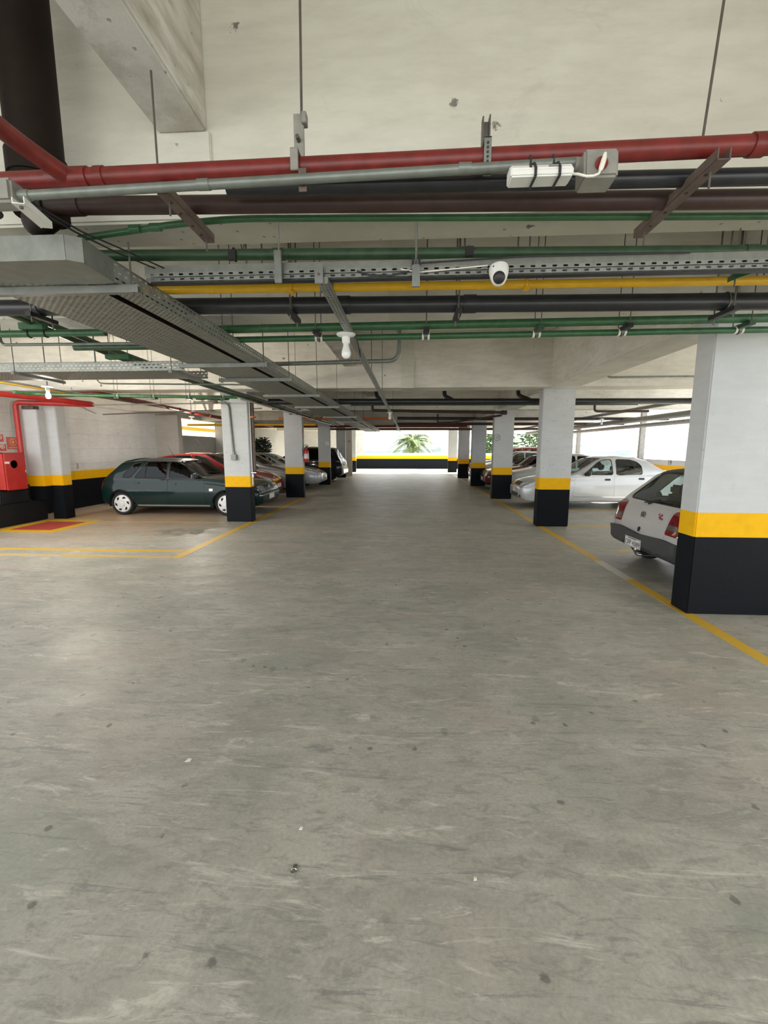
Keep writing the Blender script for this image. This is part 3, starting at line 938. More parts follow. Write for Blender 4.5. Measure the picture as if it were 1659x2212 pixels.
make('channel', MB().prism([(1.76, 2.555), (1.78, 2.575), (1.98, 2.625), (1.98, 2.60), (1.80, 2.545), (1.76, 2.53)], 'Y', 2.63, 2.66), 'green_pipe', gb)
make('rod', MB().cyl((1.79, 2.645, 2.50), (1.79, 2.645, SLAB_Z), .004, 8).cyl((1.94, 2.645, 2.56), (1.94, 2.645, SLAB_Z), .004, 8), 'steel_rod', gb)

# dome camera under the rail
cm = empty('dome_camera', (.455, 2.41, 2.45), 'white dome security camera hanging under the slotted rail', 'security camera')
prof = [(.036, 0), (.0475, -.004), (.050, -.018), (.048, -.04), (.041, -.066), (.030, -.088), (.016, -.099), (.004, -.103)]
mb = MB().lathe(prof, (0, 0, 0), 'Z', 32)
R = Matrix.Rotation(math.radians(-14), 3, 'X')
P0 = Vector((.455, 2.41, 2.545))
make('housing', MB().add([tuple(R @ Vector(v) + P0) for v in mb.v], mb.f), 'white_plastic', cm)
lens = MB()
ld = Vector((-.09, -.90, -.43)).normalized()
lc = P0 + Vector((-.004, -.036, -.064))
lens.tube([tuple(lc + ld * s) for s in (.0, .018, .026, .031, .034, .035)], [.030, .030, .0275, .021, .011, .002], 28)
make('lens', lens, 'black_trim', cm)
make('screw', MB().cyl((.424, 2.374, 2.533), (.421, 2.368, 2.531), .004, 8), 'ink', cm)
make('base_plate', MB().cyl((.455, 2.41, 2.538), (.455, 2.41, 2.545), .044, 28), 'white_plastic', cm)

# --- yellow gas pipe
YA, YB = (-2.0, 2.82, 2.612), (3.0, 2.82, 2.588)
yp = pipe('gas_pipe', [YA, YB], .0245, 'yellow_pipe', 'bright yellow pipe crossing behind the dome camera')
for x in (-1.25, -.55, .55):
    band_on(yp, 'coupling', lerp(YA, YB, (x + 2) / 5), (1, 0, 0), .027, .05, 'yellow_pipe')
for x, lb in ((-.735, 'yellow clamp on the yellow pipe under the flat grey bar'), (.70, 'yellow clamp on the yellow pipe past the dome camera')):
    hc = empty('gas_pipe_clamp', (x, 2.82, 2.57), lb, 'clamp', 'clamps of the yellow pipe')
    p = lerp(YA, YB, (x + 2) / 5)
    make('clamp', MB().ring(p, .027, .006, 'X', 20, 6).box((x - .018, 2.785, p[2] + .026), (x + .018, 2.805, p[2] + .062)).box((x - .016, 2.79, p[2] - .036), (x + .016, 2.83, p[2] - .026)), 'yellow_pipe', hc)
    make('rod', MB().cyl((x + .005, 2.795, p[2] + .05), (x + .005, 2.795, SLAB_Z), .004, 8), 'steel_rod', hc)
tag(make('pipe_sleeve', MB().cyl((-.555, 2.82, 2.606), (-.47, 2.82, 2.604), .030, 18), 'galvanized'), 'pale grey sleeve on the yellow pipe behind the lamp rail', 'sleeve')

# --- big black drain
KA, KB = (-3.3, 3.10, 2.615), (3.2, 3.10, 2.553)
kp = pipe('drain_pipe', [KA, KB], .053, 'black_pipe', 'big black drain pipe crossing below the yellow pipe', n=22)
for x in (.40, -.45):
    band_on(kp, 'socket', lerp(KA, KB, (x + 3.3) / 6.5), (1, 0, 0), .0585, .085, 'black_pipe', 22)
def black_hanger(x, dx, label):
    h = empty('drain_hanger', (x, 3.10, 2.49), label, 'pipe hanger', 'channel hangers of the big black drain')
    p = lerp(KA, KB, (x + 3.3) / 6.5)
    R = MB().box((x - .020, 2.98, p[2] - .085), (x + .020, 3.22, p[2] - .058))
    make('channel', R, 'black_steel', h)
    make('rod', MB().cyl((x, 3.01, p[2] - .12), (x, 3.01, SLAB_Z), .005, 8).cyl((x, 3.19, p[2] - .12), (x, 3.19, SLAB_Z), .005, 8), 'steel_rod', h)
    make('u_bolt', MB().ring(p, .056, .004, 'X', 24, 6), 'steel_rod', h)
black_hanger(-.80, 0, 'black channel hanger under the big drain next to the lamp rail')
black_hanger(.32, 0, 'black channel hanger under the big drain below the dome camera')
black_hanger(2.05, 0, 'black channel hanger under the big drain beside the broad pillar')
black_hanger(-2.62, 0, 'black channel hanger under the big drain beyond the cable tray')

# --- pair of green pipes
G3A, G3B = (-2.4, 3.755, 2.612), (3.4, 3.755, 2.640)
G4A, G4B = (-1.60, 3.83, 2.548), (3.4, 3.83, 2.570)
g3 = pipe('water_pipe', [G3A, G3B], .033, 'green_pipe', 'upper pipe of the green pair below the big black drain')
g4 = pipe('water_pipe', [G4A, G4B], .0255, 'green_pipe', 'lower pipe of the green pair with white clamps')
def green_hanger(x, label, clamp=True, mat='black_steel'):
    h = empty('pair_hanger', (x, 3.78, 2.52), label, 'pipe hanger', 'hangers of the green pipe pair')
    z3 = 2.612 + .028 * (x + 2.4) / 5.8
    mb = MB().box((x - .023, 3.68, z3 - .065), (x + .023, 3.91, z3 - .034), 0)
    make('channel', mb, mat, h)
    make('rod', MB().cyl((x, 3.695, z3 - .065), (x, 3.695, SLAB_Z), .004, 8), 'steel_rod', h)
    make('rod', MB().cyl((x + .005, 3.90, z3 - .065), (x + .005, 3.90, SLAB_Z), .004, 8), 'steel_rod', h)
    if clamp:
        p = lerp(G4A, G4B, (x + 1.6) / 5.0)
        make('strap', MB().ring(p, .0305, .0045, 'X', 20, 6).box((x - .012, 3.795, p[2] - .012), (x + .012, 3.801, p[2] + .037)), 'galvanized', h)
        make('cushion', MB().cyl((x - .032, 3.83, p[2]), (x - .015, 3.83, p[2]), .0305, 18), 'white_cable', h)
        make('cushion', MB().cyl((x + .015, 3.83, p[2]), (x + .032, 3.83, p[2]), .0305, 18), 'white_cable', h)
for x, lb, cl, mt in ((-1.56, 'hanger of the green pair at the edge of the cable tray', False, 'black_steel'), (-.775, 'hanger of the green pair just beside the bare bulb', True, 'black_steel'),
                      (.135, 'second hanger of the green pair past the bare bulb', True, 'black_steel'), (1.05, 'hanger of the green pair with a green channel below the dome camera', True, 'dark_green_pipe'),
                      (1.74, 'hanger of the green pair before the broad pillar', True, 'black_steel'), (2.66, 'hanger of the green pair across the head of the broad pillar', True, 'dark_green_pipe')):
    green_hanger(x, lb, cl, mt)

# --- the long lamp rail with its bare bulbs
lr = empty('lamp_rail', (-.45, 12, 2.48), 'long grey slotted rail carrying bare bulbs down the driveway', 'lamp rail')
make('web', MB().box((-.468, 2.40, 2.480), (-.433, 23, 2.512)), 'galvanized', lr)
make('slotted_flange', MB().box((-.486, 2.40, 2.478), (-.438, 23, 2.480)), 'channel_slots', lr)
def bulb(x, y, z, label, k=1.26, lit=0):
    sc = lambda pr: [(r * k, h_ * k) for r, h_ in pr]
    t = empty('bare_bulb', (x, y, z - .12), label, 'lamp', 'bare bulbs under the ceiling')
    make('rose', MB().lathe(sc([(.006, .022), (.030, .020), (.056, .010), (.058, .004), (.050, -.002), (.030, -.008), (.006, -.009)]), (x, y, z), 'Z', 32), 'light_socket', t)
    make('socket', MB().lathe(sc([(.020, 0), (.024, -.006), (.0255, -.02), (.0235, -.036), (.019, -.040)]), (x, y, z - .006 * k), 'Z', 24), 'light_socket', t)
    make('bulb', MB().lathe(sc([(.0165, 0), (.0175, -.016), (.022, -.032), (.0272, -.048), (.0285, -.060), (.0262, -.074), (.019, -.085), (.008, -.0905), (.001, -.091)]), (x, y, z - .044 * k), 'Z', 28), 'lit_bulb' if lit else 'bulb', t)
    if lit:
        ld_ = bpy.data.lights.new('bulb_light', 'POINT')
        ld_.energy, ld_.color, ld_.shadow_soft_size = lit, (1.0, .92, .80), .035
        lo_ = bpy.data.objects.new('bulb_light', ld_)
        COL.objects.link(lo_)
        lo_.parent = t
        lo_.location = (0, 0, -.10)
bulb(-.485, 3.42, 2.468, 'bare white bulb under a round ceiling rose, the big one by the green pipes')
bulb(-.46, 10.6, 2.468, 'bare bulb further down the lamp rail beyond the second cross beam')
bulb(-.46, 17.5, 2.468, 'bare bulb on the lamp rail near the far opening')
tag(make('wall_cable', MB().tube([(-.435, 3.45, 2.49), (-.412, 3.52, 2.46), (-.408, 3.64, 2.40), (-.412, 3.75, 2.375), (-.425, 3.86, 2.42), (-.44, 3.95, 2.485)], .004, 6), 'dark_cable'), 'thin dark cable looping behind the big bare bulb', 'cable')
for y, lb in ((5.3, 'rod of the lamp rail before the second cross beam'), (7.4, 'rod of the lamp rail close to the second cross beam'), (12.3, 'rod of the lamp rail beyond the second bulb')):
    rod(-.45, y, 2.512, SLAB_Z, lb)
tag(make('conduit', MB().tube(fillet([(-1.72, 5.23, 2.605), (-.13, 5.23, 2.63), (-.10, 5.23, SLAB_Z - .06)], .12), .024, 14), 'grey_conduit'), 'grey conduit leaving the cable tray and bending up behind the big bulb', 'conduit')
tag(make('conduit', MB().tube(fillet([(3.72, 8.62, SLAB_Z - .01), (3.70, 8.62, 2.94), (5.6, 8.62, 2.94)], .12), .020, 10), 'grey_conduit'), 'thin conduit bending along the pale cross beam beside the broad pillar', 'conduit')

# --- cable trays
tr = empty('cable_tray', (-2.25, 12, 2.66), 'long grey perforated cable tray running down the driveway', 'cable tray')
TY0, TY1 = 2.06, 22.0
def top_at(y):
    return BEAM_Z if any(a_ - .02 < y < b_ + .02 for a_, b_ in ((2.40, 2.68), (3.98, 4.47), (8.76, 9.30), (13.76, 14.28), (18.5, 19.0))) else SLAB_Z
ZT = 2.44
make('bottom_panel', MB().box((-2.176, TY0, ZT), (-1.632, TY1, ZT + .002)), 'tray_bottom', tr)
make('bottom_strip', MB().box((-1.577, TY0, ZT), (-1.467, TY1, ZT + .002)), 'tray_bottom', tr)
make('side_panel', MB().box((-1.468, TY0, ZT), (-1.465, TY1, ZT + .096)), 'tray_side_slots', tr)
make('side_panel', MB().box((-2.178, TY0, ZT), (-2.175, TY1, ZT + .096)), 'tray_side_slots', tr)
make('gap_shade', MB().box((-1.632, TY0, ZT), (-1.629, TY1, ZT + .085)).box((-1.580, TY0, ZT), (-1.577, TY1, ZT + .085)).box((-1.629, TY0, ZT + .083), (-1.580, TY1, ZT + .086)), 'dark_brown', tr)  # dark liner, coloured to stand for the shade in the gap
make('rim', MB().box((-1.473, TY0, ZT + .096), (-1.462, TY1, ZT + .100)), 'galvanized', tr)
make('rim', MB().box((-2.181, TY0, ZT + .096), (-2.170, TY1, ZT + .100)), 'galvanized', tr)
make('cover_plate', MB().prism([(-2.6, 1.94), (-1.50, 1.94), (-1.445, 1.975), (-1.468, 2.20), (-1.56, 2.22), (-2.6, 2.12)], 'Z', ZT - .008, ZT - .003), 'galvanized', tr)
make('end_plate', MB().box((-2.6, 1.936, ZT - .008), (-1.50, 1.94, ZT + .095)).prism([(-1.50, 1.94), (-1.498, 1.936), (-1.443, 1.971), (-1.445, 1.975)], 'Z', ZT - .008, ZT + .095).prism([(-1.447, 1.975), (-1.443, 1.975), (-1.464, 2.20), (-1.468, 2.20)], 'Z', ZT - .008, ZT + .098), 'galvanized', tr)
cb = empty('cable_bundle', (-1.9, 12, ZT), 'dark cables lying inside the long cable tray', 'cables')
for k in range(11):
    x = -2.145 + .0485 * k + random.uniform(-.006, .006)
    make('cable', MB().tube([(x + .010 * math.sin(i * 1.7 + k), TY0 + .1 + (TY1 - TY0 - .2) * i / 16, ZT + .028 + .004 * (k % 3)) for i in range(17)], .0235, 7), 'dark_cable', cb)
bars = ((2.255, 'nearest grey bar under the cable tray'), (4.27, 'grey bar under the cable tray where the branch tray joins'), (5.17, 'second grey bar under the tray past the branch tray'), (6.74, 'grey bar under the tray just before the second cross beam'),
        (8.62, 'grey bar under the tray below the second cross beam'), (11.4, 'grey bar under the tray beyond the second cross beam'), (13.5, 'sixth grey bar under the tray past the branch tray'), (17.0, 'farthest grey bar under the tray'))
for y, lb in bars:
    t = empty('tray_support', (-1.8, y, 2.39), lb, 'support bar', 'support bars of the cable tray')
    make('bar', MB().box((-2.255, y - .016, 2.403), (-1.372, y - .0135, 2.437)).box((-2.255, y - .016, 2.400), (-1.372, y + .018, 2.403)).box((-2.255, y + .0155, 2.403), (-1.372, y + .018, 2.437)), 'galvanized', t)
    for x in (-1.412, -2.224):
        make('rod', MB().cyl((x, y, 2.385), (x, y, 2.64 if y < 2.3 else top_at(y)), .0045, 8), 'steel_rod', t)
        make('nut', MB().cyl((x, y, 2.388), (x, y, 2.400), .009, 6), 'steel_rod', t)
wb = empty('white_channel', (-1.37, 1.6, 2.45), 'short white channel beside the conduit end over the tray', 'bracket')
make('channel', MB().box((-1.385, 1.54, 2.450), (-1.345, 1.71, 2.453), .24).box((-1.388, 1.54, 2.450), (-1.385, 1.71, 2.472), .24).box((-1.345, 1.54, 2.450), (-1.342, 1.71, 2.472), .24), 'white_plastic', wb)
make('bolt', MB().cyl((-1.35, 1.56, 2.443), (-1.35, 1.56, 2.456), .006, 8), 'steel_rod', wb)
for k, lb in enumerate(('dark wire slung from the white channel to the slotted rail', 'second dark wire slung beside the white channel')):
    tag(make('wall_cable', MB().tube([(-1.51 + .02 * k, 1.76, 2.575), (-1.48 + .03 * k, 1.98, 2.565), (-1.44 + .04 * k, 2.2, 2.57 + .01 * k), (-1.38 + .05 * k, 2.44, 2.585)], .004, 6), 'dark_cable'), lb, 'cable')
# branch tray towards the wall
bt = empty('branch_tray', (-4.0, 4.6, 2.39), 'grey branch tray running from the long tray towards the hydrant wall', 'cable tray')
BY0, BY1, ZB = 4.36, 4.89, 2.392
make('bottom_panel', MB().box((-6.6, BY0, ZB), (-2.26, BY1, ZB + .002)), 'branch_bottom', bt)
make('side_panel', MB().box((-6.6, BY0, ZB), (-2.26, BY0 + .003, ZB + .087)), 'branch_side', bt)
make('side_panel', MB().box((-6.6, BY1 - .003, ZB), (-2.26, BY1, ZB + .087)), 'branch_side', bt)
make('rim', MB().box((-6.6, BY0 - .005, ZB + .087), (-2.26, BY0 + .005, ZB + .092)), 'galvanized', bt)
for x, lb in ((-4.0, 'dark channel under the branch tray nearer the hydrant'), (-2.36, 'dark channel under the branch tray at its junction')):
    t = empty('tray_support', (x, 4.6, 2.355), lb, 'support bar', 'dark channels of the branch tray')
    make('bar', MB().box((x - .018, BY0 - .08, ZB - .034), (x + .018, BY1 + .06, ZB - .004)), 'grey_box', t, bevel=.003)
    for y in (BY0 - .05, BY1 + .04):
        make('rod', MB().cyl((x, y, ZB - .045), (x, y, top_at(y)), .004, 8), 'steel_rod', t)

# --- green pipes and conduits on the wall side
pipe('water_pipe', [(-8.9, 3.73, 2.60), (-2.6, 3.73, 2.60)], .029, 'green_pipe', 'green pipe crossing towards the hydrant wall beyond the tray')
pipe('water_pipe', [(-3.06, 3.95, 2.53), (-2.2, 3.95, 2.53)], .028, 'dark_green_pipe', 'short dark green pipe behind the pale conduit near the tray')
h = empty('pipe_saddle', (-3.2, 3.73, 2.55), 'green saddle block clamped on the green pipe beyond the tray', 'clamp')
make('block', MB().box((-3.32, 3.66, 2.62), (-3.10, 3.72, 2.675)), 'green_pipe', h, bevel=.004)
make('u_bolt', MB().ring((-3.28, 3.73, 2.60), .033, .005, 'X', 20, 6).ring((-3.13, 3.73, 2.60), .033, .005, 'X', 20, 6), 'black_steel', h)
make('rod', MB().cyl((-3.29, 3.69, 2.62), (-3.29, 3.69, SLAB_Z), .004, 8), 'steel_rod', h)
h = empty('pipe_saddle', (-3.0, 4.2, 2.42), 'green block hanging below the pale conduit near the tray', 'clamp')
make('block', MB().box((-3.03, 4.30, 2.50), (-2.78, 4.36, 2.545)), 'green_pipe', h, bevel=.004)
make('rod', MB().cyl((-3.0, 4.33, 2.49), (-3.0, 4.33, BEAM_Z), .004, 8).cyl((-2.81, 4.33, 2.49), (-2.81, 4.33, BEAM_Z), .004, 8), 'steel_rod', h)
tag(make('conduit', MB().tube(fillet([(-3.72, 3.90, SLAB_Z), (-3.72, 3.90, 2.55), (-3.60, 3.90, 2.55), (-2.2, 3.92, 2.55)], .06), .0135, 10), 'grey_conduit'), 'pale thin conduit bending down behind the branch tray', 'conduit')
for k, (x, lb) in enumerate(((-3.44, 'dark green pipe running down the bays along the first pillar line'), (-3.27, 'second dark green pipe beside the pipe on the first pillar line'))):
    pipe('water_pipe', [(x + .30 - .1 * k, 3.2, 2.69), (x, 5.2, 2.675), (x, 8.9, 2.665), (x - .02 + .06 * k, 14.5, 2.66), (x, 22, 2.66)], .034 - .008 * k, 'dark_green_pipe', lb, elbow=.8)
tag(make('conduit', MB().tube([(-3.36, 8.6, 2.59), (-3.33, 12, 2.60), (-3.3, 18.5, 2.60)], .018, 8), 'white_plastic'), 'pale thin conduit below the dark green pipes along the first pillars', 'conduit')
for k in range(5):
    y = 9.6 + 1.6 * k
    t = empty('pipe_saddle', (-3.40, y, 2.58), ('dark clamp on the green pipes next to the first pillar', 'second dark clamp on the green pipes past the first pillar', 'third dark clamp on the green pipes past the first pillar', 'dark clamp on the green pipes close to the extinguisher pillar', 'dark clamp on the green pipes past the extinguisher pillar')[k], 'clamp')
    make('block', MB().box((-3.52, y - .03, 2.60), (-3.24, y + .03, 2.625)), 'black_steel', t)
    make('rod', MB().cyl((-3.20, y, 2.60), (-3.20, y, top_at(y)), .005, 8).cyl((-3.225, y, 2.612), (-3.195, y, 2.612), .012, 6), 'steel_rod', t)
tag(make('conduit', MB().tube(fillet([(-4.55, 6.25, SLAB_Z), (-4.55, 6.25, 2.56), (-4.4, 6.25, 2.55), (-2.1, 6.5, 2.55)], .08), .011, 8), 'grey_conduit'), 'thin grey conduit behind the branch tray reaching the long tray', 'conduit')
pipe('water_pipe', [(-6.6, 7.05, 2.55), (-6.6, 7.38, 2.56), (-5.8, 7.9, 2.585), (-3.35, 8.45, 2.60)], .030, 'green_pipe', 'green pipe rising from an elbow above the hydrant bay to the first pillar', elbow=.14)
tag(make('conduit', MB().tube([(-6.2, 8.35, 2.46), (-3.6, 8.72, 2.52)], .012, 8), 'grey_conduit'), 'thin pale conduit in front of the first pillar head', 'conduit')
for k in range(4):
    p = lerp((-5.8, 7.9, 2.585), (-3.35, 8.45, 2.60), .15 + .25 * k)
    t = empty('pipe_saddle', (p[0], p[1], 2.55), ('clamp on the elbowed green pipe nearest the hydrant', 'second clamp on the elbowed green pipe', 'third clamp on the elbowed green pipe', 'clamp on the elbowed green pipe nearest the first pillar')[k], 'clamp')
    make('block', MB().box((p[0] - .05, p[1] - .06, p[2] - .055), (p[0] + .05, p[1] + .04, p[2] - .032)), 'dark_green_pipe', t)
    make('strap', MB().ring(p, .034, .006, 'X', 18, 6), 'white_cable', t)
    make('rod', MB().cyl((p[0] - .035, p[1] - .05, p[2] - .05), (p[0] - .035, p[1] - .05, SLAB_Z), .004, 8).cyl((p[0] + .035, p[1] - .05, p[2] - .05), (p[0] + .035, p[1] - .05, SLAB_Z), .004, 8), 'steel_rod', t)
vm = empty('valve', (-3.75, 8.35, 2.54), 'dark valve body on the green pipe at the first pillar head', 'valve')
make('body', MB().tube([(-4.1, 8.30, 2.575), (-4.0, 8.32, 2.58), (-3.9, 8.34, 2.58), (-3.8, 8.36, 2.58), (-3.62, 8.40, 2.58), (-3.5, 8.43, 2.58)], [.034, .045, .034, .05, .05, .034], 14), 'dark_green_pipe', vm)
make('stem', MB().cyl((-3.70, 8.38, 2.58), (-3.72, 8.32, 2.50), .014, 8).cyl((-3.72, 8.32, 2.505), (-3.72, 8.31, 2.49), .045, 14), 'rusty_angle', vm)
tag(make('gas_pipe', MB().tube([(-6.62, 5.9, 2.70), (-6.66, 8.2, 2.70), (-6.47, 9.5, 2.685), (-6.44, 15.2, 2.68)], .024, 10), 'galvanized'), 'grey pipe running along the block wall above the red pipe', 'pipe')
tag(make('wall_rail', MB().box((-6.72, 5.4, 2.672), (-6.62, 8.3, 2.684)), 'yellow_pipe'), 'yellow edge strip under the grey pipe above the hydrant bay', 'strip')
bulb(-5.45, 6.40, 2.53, 'bare bulb hanging above the hydrant bay', lit=32)
bulb(-6.34, 12.5, 2.52, 'bare bulb hanging above the roof of the green hatchback', lit=26)
tag(make('conduit', MB().tube([(-5.45, 6.40, 2.55), (-5.45, 6.40, SLAB_Z)], .009, 8), 'grey_conduit'), 'thin drop conduit of the bulb above the hydrant bay', 'conduit')
tag(make('conduit', MB().tube([(-6.34, 12.5, 2.54), (-6.34, 12.5, SLAB_Z)], .009, 8), 'grey_conduit'), 'thin drop conduit of the bulb above the green hatchback', 'conduit')

# --- red hydrant pipes on the wall side
rp1 = pipe('fire_pipe', [(-8.52, 9.10, 1.40), (-8.52, 9.10, 2.60), (-7.05, 9.45, 2.575), (-6.95, 9.30, 2.575), (-7.7, 7.2, 2.62), (-8.9, 4.6, 2.62)], .052, 'bright_red', 'red pipe rising from the hydrant cabinet and doubling back', elbow=.10)
rp2 = pipe('fire_pipe', [(-8.4, 9.16, 2.725), (-6.42, 8.75, 2.725), (-6.30, 9.0, 2.72), (-6.34, 14.6, 2.62), (-6.3, 20, 2.62)], .046, 'red_pipe', 'long red pipe following the block wall past the green hatchback', elbow=.12)
for y in (10.2, 11.8, 13.6):
    band_on(rp2, 'coupling', (-6.31, y, 2.72 - .018 * (y - 9)), (0, 1, 0), .052, .05, 'red_pipe')
for y, lb in ((10.9, 'rod of the wall side red pipe over the green hatchback'), (12.7, 'rod of the wall side red pipe over the red hatchback')):
    rod(-6.31, y, 2.66, SLAB_Z, lb)
sg = empty('pipe_bracket', (-8.0, 9.25, 2.5), 'dark iron bracket under the red pipe on the pilasters', 'bracket')
make('bracket', MB().box((-8.48, 9.2, 2.47), (-8.22, 9.36, 2.54)).box((-8.15, 9.42, 2.62), (-7.95, 9.6, 2.66)), 'rusty_angle', sg)
make('clip', MB().ring((-8.25, 9.165, 2.59), .056, .006, 'X', 20, 6), 'galvanized', sg)

# hydrant cabinet
hy = empty('hydrant_cabinet', (-8.62, 8.67, .74), 'red steel fire hose cabinet standing on the black plinth', 'hydrant cabinet')
poly = MB()
cyz = (8.64, 1.285)
n = 28
outer = [(8.42, .745), (8.92, .745), (8.92, 1.525), (8.42, 1.525)]
# door with a round opening: strips between circle and rectangle
def rect_pt(a):
    dx, dy = math.cos(a), math.sin(a)
    t = min((8.905 - cyz[0]) / dx if dx > 1e-6 else ((8.435 - cyz[0]) / dx if dx < -1e-6 else 1e9), (1.51 - cyz[1]) / dy if dy > 1e-6 else ((.76 - cyz[1]) / dy if dy < -1e-6 else 1e9))
    return (cyz[0] + dx * t, cyz[1] + dy * t)
corner_a = sorted([math.atan2(p[1] - cyz[1], p[0] - cyz[0]) for p in ((8.435, .76), (8.905, .76), (8.905, 1.51), (8.435, 1.51))])
angs = sorted([2 * PI * k / n - PI + .01 for k in range(n)] + corner_a)
V = []
for a in angs:
    q = rect_pt(a)
    V += [(-8.272, cyz[0] + .085 * math.cos(a), cyz[1] + .085 * math.sin(a)), (-8.272, q[0], q[1]), (-8.30, cyz[0] + .085 * math.cos(a), cyz[1] + .085 * math.sin(a)), (-8.30, q[0], q[1])]
m = len(angs)
F = []
for i in range(m):
    j = (i + 1) % m
    a, b = 4 * i, 4 * j
    F += [(a, b, b + 1, a + 1), (a + 2, a + 3, b + 3, b + 2), (a, a + 2, b + 2, b), (a + 1, b + 1, b + 3, a + 3)]
dr = make('door', MB().add(V, F), 'bright_red', hy, smooth=30)
make('glass_pane', MB().cyl((-8.296, *cyz), (-8.290, *cyz), .09, 28), 'dark_glass', dr)
make('notice', MB().box((-8.272, 8.425, 1.30), (-8.2695, 8.53, 1.345)), 'sign_white', dr)
make('latch', MB().box((-8.272, 8.88, 1.10), (-8.262, 8.898, 1.16)), 'chrome', dr, bevel=.003)
make('body', MB().box((-8.98, 8.42, .742), (-8.304, 8.44, 1.525)).box((-8.98, 8.90, .742), (-8.304, 8.92, 1.525)).box((-8.98, 8.42, .742), (-8.304, 8.92, .76)).box((-8.98, 8.42, 1.508), (-8.304, 8.92, 1.525)).box((-8.98, 8.42, .742), (-8.96, 8.92, 1.525)), 'bright_red', hy)
hr = MB()
for k in range(4):
    hr.ring((-8.50 - .06 * k, 8.67, 1.18), .17, .028, 'X', 26, 8)
make('hose', hr, 'white_cable', hy)
# signs on the wall above
def sign(y0, y1, z0, z1, label, kind):
    t = empty('fire_sign', (-8.99, (y0 + y1) / 2, z0), label, 'sign', 'red fire signs above the hydrant')
    make('board', MB().box((-8.998, y0, z0), (-8.988, y1, z1)), 'sign_red', t)
    yc, zc, r = (y0 + y1) / 2, (z0 + z1) / 2 + .02, (y1 - y0) * .30
    if kind == 'disc':
        make('symbol', MB().cyl((-8.989, yc, zc), (-8.985, yc, zc), r, 24), 'sign_orange', t)
        make('symbol', MB().ring((-8.985, yc, zc), r * .62, r * .10, 'X', 24, 6).box((-8.987, yc - .01, zc + r * .5), (-8.983, yc + r * .9, zc + r * .62)), 'sign_red', t)
        make('caption', MB().box((-8.989, y0 + .03, z0 + .02), (-8.986, y1 - .03, z0 + .04)), 'sign_orange', t)
    else:
        make('symbol', MB().ring((-8.986, yc, zc), r * .8, r * .16, 'X', 24, 6), 'sign_white', t)
        make('symbol', MB().cyl((-8.989, yc, zc), (-8.985, yc, zc), r * .35, 16), 'sign_white', t)
sign(9.28, 9.56, 1.60, 1.87, 'larger red hose sign with orange disc, beside the riser pipe', 'disc')
sign(9.02, 9.20, 1.76, 1.92, 'small red sign with white ring, upper of two beside the hose sign', 'ring')
sign(9.06, 9.24, 1.56, 1.71, 'small red sign with white ring, lower of two beside the hose sign', 'ring')
wn = make('notice', MB().box((-8.998, 9.02, 1.725), (-8.990, 9.25, 1.75)).box((-8.998, 9.08, 1.50), (-8.990, 9.26, 1.53)), 'sign_white')
tag(wn, 'white caption strips below the small red fire signs', 'notice')
fr = make('fire_alarm', MB().box((-8.99, 8.95, 2.46), (-8.90, 9.10, 2.66)), 'bright_red', bevel=.01)
tag(fr, 'red alarm box high on the wall above the fire signs', 'alarm box')

# --- fittings on the first pillar
pc = empty('pillar_conduit', (-3.80, 9.22, 1.38), 'grey conduit running down the first pillar to a switch box', 'conduit')
make('tube', MB().tube(fillet([(-4.6, 9.20, 2.585), (-3.90, 9.215, 2.585), (-3.84, 9.215, 2.50), (-3.79, 9.215, 1.50)], .10), .022, 12), 'grey_conduit', pc)
make('switch_box', MB().box((-3.84, 9.17, 1.36), (-3.72, 9.24, 1.48)).box((-3.81, 9.19, 1.48), (-3.76, 9.24, 1.55)), 'grey_conduit', pc, bevel=.008)
dp = empty('downpipe', (-3.40, 9.36, .95), 'brown downpipe with an orange clamp on the inner side of the first pillar', 'downpipe')
make('tube', MB().tube(fillet([(-3.39, 9.36, 2.66), (-3.395, 9.36, 1.12), (-3.385, 9.30, 1.06)], .04), .038, 14), 'rusty_angle', dp)
make('clamp', MB().cyl((-3.39, 9.36, 2.27), (-3.39, 9.36, 2.30), .072, 16).box((-3.47, 9.33, 2.265), (-3.40, 9.39, 2.30)), 'orange_clamp', dp)
make('tap', MB().cyl((-3.385, 9.33, 1.06), (-3.385, 9.22, 1.05), .02, 10).box((-3.43, 9.25, 1.08), (-3.33, 9.28, 1.095)).cyl((-3.385, 9.23, 1.05), (-3.385, 9.215, .99), .016, 10), 'chrome', dp)
tag(make('conduit', MB().cyl((-3.43, 9.30, .82), (-3.43, 9.30, 2.70), .016, 10), 'white_plastic'), 'thin white conduit beside the brown downpipe', 'conduit')

# extinguisher and notices on pillars
ex = empty('fire_extinguisher', (-3.34, 14.08, 1.15), 'red fire extinguisher hung on the inner side of the second pillar', 'fire extinguisher')
make('cylinder', MB().lathe([(.03, 1.16), (.075, 1.165), (.082, 1.19), (.082, 1.50), (.072, 1.55), (.04, 1.585), (.026, 1.60), (.026, 1.62)], (-3.355, 14.08, 0), 'Z', 24), 'bright_red', ex)
make('label_band', MB().tube([(-3.355, 14.08, 1.28), (-3.355, 14.08, 1.44)], .0832, 24), 'sign_white', ex)
make('valve', MB().cyl((-3.355, 14.08, 1.615), (-3.355, 14.08, 1.67), .02, 12).box((-3.40, 14.065, 1.665), (-3.29, 14.095, 1.68)).box((-3.39, 14.068, 1.69), (-3.30, 14.092, 1.702)), 'black_steel', ex)
make('hose', MB().tube([(-3.33, 14.08, 1.655), (-3.29, 14.05, 1.70), (-3.33, 14.0, 1.74), (-3.42, 13.99, 1.70), (-3.445, 13.985, 1.55), (-3.44, 13.985, 1.35)], .010, 8), 'rubber', ex)
def plate_thing(name, a, b, mat, label, cat):
    return tag(make(name, MB().box(a, b), mat), label, cat)
